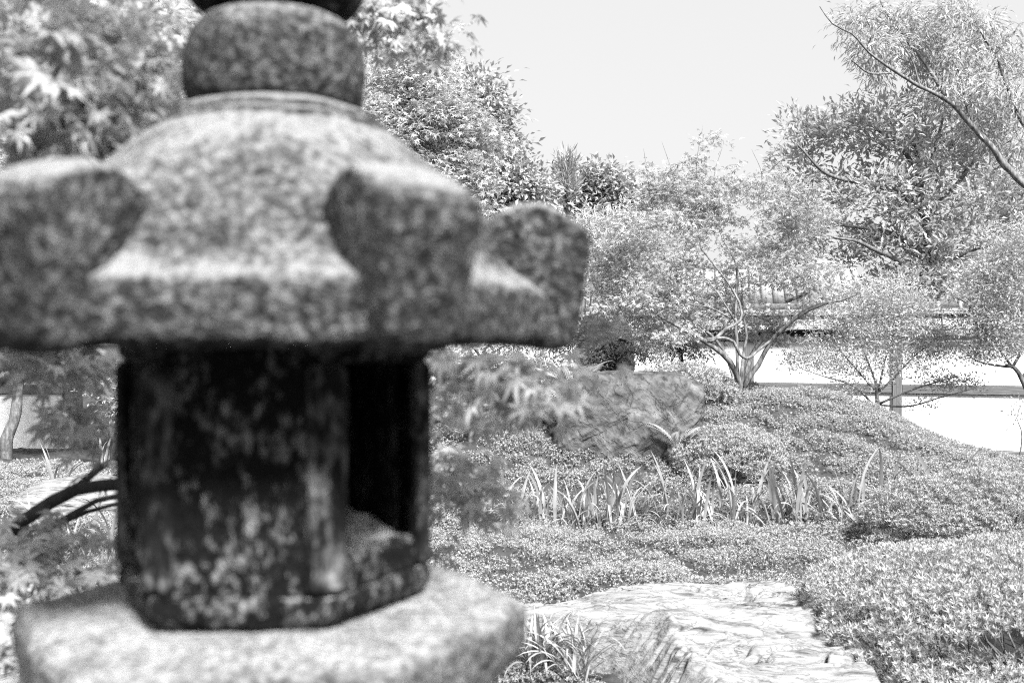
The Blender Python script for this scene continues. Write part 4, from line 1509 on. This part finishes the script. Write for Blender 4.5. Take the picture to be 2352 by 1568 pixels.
l.append(([np.array([-1.3, 2.4, 2.6]), NP_(140, -40, 2.6), NP_(420, -60, 2.7), NP_(700, -30, 2.8), NP_(860, 60, 2.8), NP_(1000, 30, 2.8)], .022, .006))
l.append(([np.array([-1.45, 2.3, 2.1]), np.array([-1.2, 1.8, 2.45]), np.array([-.9, 1.4, 2.45]), np.array([-.5, .95, 2.36]), np.array([-.1, .9, 2.36]), np.array([.2, .98, 2.3])], .016, .005))  # limb added to carry the unseen clumps that shade the sprays
l.append(([NP_(420, 1105, 2.2), NP_(640, 1080, 2.4), NP_(860, 1000, 2.4), NP_(1040, 960, 2.3), NP_(1180, 920, 2.2)], .011, .004))
l.append(([NP_(860, 1000, 2.4), NP_(1000, 1090, 2.4), NP_(1120, 1150, 2.4)], .007, .003))
l.append(([NP_(860, 1000, 2.4), NP_(1000, 880, 2.3), NP_(1150, 850, 2.1), NP_(1270, 870, 2.0)], .007, .003))
cl = []
for (px, py, rx, ry, n, yy, dp) in ((60, 150, 130, 110, 26, 1.4, .18), (210, 220, 150, 100, 34, 1.25, .15), (340, 130, 90, 80, 20, 1.45, .18), (120, 310, 140, 60, 22, 1.2, .15), (300, 290, 90, 50, 14, 1.3, .15), (200, 40, 180, 50, 24, 1.7, .25), (400, 40, 60, 40, 10, 2.2, .2),
                                    (860, 50, 60, 50, 14, 2.3, .2), (960, 40, 90, 45, 18, 2.3, .2), (900, 95, 60, 30, 7, 2.3, .2),
                                    (70, 825, 90, 25, 12, 1.7, .15), (200, 850, 60, 35, 9, 1.8, .15), (180, 940, 35, 55, 8, 1.9, .10), (215, 1000, 40, 45, 5, 1.95, .10), (255, 1060, 30, 30, 2, 2.05, .1), (40, 780, 110, 40, 12, 1.8, .2),
                                    (50, 1275, 110, 38, 18, 1.75, .18), (160, 1325, 105, 38, 16, 1.7, .18), (40, 1340, 90, 50, 10, 1.7, .2), (15, 1480, 40, 60, 5, 1.6, .12),
                                    (1040, 860, 80, 40, 9, 1.6, .15), (1130, 870, 90, 45, 10, 1.5, .15), (1230, 870, 80, 35, 6, 1.4, .12), (1060, 960, 80, 40, 6, 1.7, .15), (1180, 945, 80, 35, 4, 1.6, .15), (1040, 1060, 60, 50, 7, 1.9, .2), (1110, 1110, 60, 40, 5, 1.9, .2),
                                    (1020, 1190, 35, 40, 4, 1.75, .10), (1165, 1165, 35, 22, 2, 1.75, .08), (1010, 1280, 25, 25, 2, 1.9, .1)):
    s = yy / F
    cl.append((P(px, py, yy), (rx * s, dp, ry * s), int(n * 1.3)))
cl.append(((-.56, .98, 2.34), (.36, .24, .09), 100))        # unseen clump added above the view to shade the lower left sprays
cl.append(((.28, .95, 2.28), (.28, .28, .08), 115))  # another unseen clump, added to shade the sprays right of the lantern
def _clear(w):
    return np.ones(len(w), bool)
tree('near_maple', 'near maple with out-of-focus star leaves and dark branches behind the lantern', 'tree', base, l, cl, palmate(7, 2.1, .34, .22, .50, 3), .037, 5, (M['leaf_near'], M['bark_dark']), .07, .4, .45, .0018,
     singles=(300, M['leaf_near_o'], None), sides=8, jitter=.55)

# ------------------------------------------------------------------ the white garden wall
def garden_wall(label, p0, ang_, t0, t1, posts, zr=0.0, roof=True, zb=-.35):
    """a roofed plaster wall through p0 along angle ang_; local x runs along it, -y faces the garden"""
    root = empty('plaster_wall', (p0[0], p0[1], 0), label, 'wall', 'white roofed garden walls')
    root.rotation_euler = (0, 0, ang_)
    root['kind'] = 'thing'
    edges = sorted(posts + [t0, t1])
    for a, b in zip(edges[:-1], edges[1:]):
        for (z0, z1) in ((-.10, .765), (.91, 1.60 + zr)):
            m = MB()
            box(m, ((a + b) / 2, .06, (z0 + z1) / 2), (b - a - .004, .12, z1 - z0 - .004), None, 0, .004)
            m.build('plaster_panel', M['plaster'], root)
    for t in posts:
        m = MB()
        box(m, (t, .04, .62), (.145, .20, 2.0 + zr), None, 0, .008)
        m.build('post', M['timber_post'], root)
    for a, b in zip(edges[:-1], edges[1:]):
        aa = a + (.075 if a in posts else 0)
        bb = b - (.075 if b in posts else 0)
        m = MB()
        box(m, ((aa + bb) / 2, .03, .8375), (bb - aa, .14, .137), None, 0, .006)
        m.build('beam', M['timber'], root)
        m = MB()
        box(m, ((aa + bb) / 2, .03, -.17), (bb - aa, .20, .132), None, 0, .008)
        m.build('ground_beam', M['timber'], root)
        m = MB()
        box(m, ((aa + bb) / 2, .05, (zb - .24) / 2), (bb - aa, .2, abs(-.24 - zb)), None, 0, .008)
        m.build('footing', M['pale_rock'], root)
    if not roof:
        return root
    m = MB()
    box(m, ((t0 + t1) / 2, .03, 1.655 + zr), (t1 - t0, .14, .07), None, 0, .006)
    m.build('eave_beam', M['timber_grey'], root)
    # sloping roof: sheets between battens, front and back
    sl = math.radians(42)
    cs, sn = math.cos(sl), math.sin(sl)
    n = int((t1 - t0) / .46)
    wdt = (t1 - t0) / n
    for sg in (-1, 1):
        R = np.array([[1, 0, 0], [0, cs, -sg * sn], [0, sg * sn, cs]])
        R = np.array([[1, 0, 0], [0, cs, sn * (1 if sg > 0 else -1)], [0, -sn * (1 if sg > 0 else -1), cs]])
        cy, cz = sg * .135 + .05, 1.915 + zr
        for k in range(n):
            xk = t0 + (k + .5) * wdt
            m = MB()
            box(m, (xk, cy, cz), (wdt - .012, .37, .022), R, 0, .003)
            m.build('roof_sheet', M['copper'], root)
            m = MB()
            box(m, (xk - wdt / 2, cy, cz + .028), (.07, .375, .06), R, 0, .006)
            m.build('batten', M['copper'], root)
    # ridge: flat tile courses and round cap tiles
    for k, (w_, h_, z_) in enumerate(((.30, .045, 2.055), (.26, .04, 2.102))):
        m = MB()
        box(m, ((t0 + t1) / 2, .05, z_ + zr), (t1 - t0, w_, h_), None, 0, .006)
        m.build('ridge_course', M['tile'], root)
    n = int((t1 - t0) / .32)
    wdt = (t1 - t0) / n
    m = MB()
    tube(m, np.array([[-.5 * wdt + .004, 0, 0], [.3 * wdt, 0, 0], [.301 * wdt, 0, 0], [.5 * wdt - .004, 0, 0]]), [.085, .085, .094, .094], 14)
    cap = m.mesh('ridge_tile', M['tile'])
    for k in range(n):
        inst('ridge_tile', cap, root, (t0 + (k + .5) * wdt, .05, 2.150 + zr))
    return root


garden_wall('white plaster wall stretch seen in bits through the shrubs right of the lantern', (-2.5, 17.8), 0.0, -3.7, 3.7, [-1.8, .6, 3.0])
A = -math.radians(20)
garden_wall('white plaster wall with timber post and tiled ridge behind the mound at right', (6.19, 16.0), A, -5.6, 3.6, [-4.64, -2.32, 0.0, 2.32])
garden_wall('white plaster wall panel at the far left behind the straight trunk', (-8.6, 15.8), 0.0, -3.2, 1.72, [-1.6, 1.66])

# ------------------------------------------------------------------ house beyond the wall
hs = empty('house', (5.3, 21.0, -.3), 'tile-roofed house half hidden behind the maple and the wall', 'house')
hs.rotation_euler = (0, 0, math.radians(-12))
m = MB()
box(m, (0, 1.2, 1.3), (3.4, 2.4, 2.6), None, 0, .01)
m.build('wall', M['dark'], hs)
for sg in (-1, 1):
    th = math.radians(28)
    R = np.array([[1, 0, 0], [0, math.cos(th), sg * math.sin(th)], [0, -sg * math.sin(th), math.cos(th)]])
    m = MB()
    box(m, (0, 1.2 + sg * .92, 3.03), (4.0, 2.1, .06), R, 0, .01)
    slope = m.build('roof_slope', M['tile'], hs)
    m = MB()
    tube(m, np.array([[0, -1.06, 0], [0, 1.06, 0]]), .055, 10)
    tl = m.mesh('roll_tile', M['tile'])
    for k in range(17):
        q = R @ np.array([-1.92 + k * .24, 0, .045])
        inst('roll_tile', tl, slope, np.array([0, 1.2 + sg * .92, 3.03]) + q, R)
m = MB()
tube(m, np.array([[-2.02, 1.2, 3.58], [2.02, 1.2, 3.58]]), .12, 12)
m.build('ridge', M['tile'], hs)
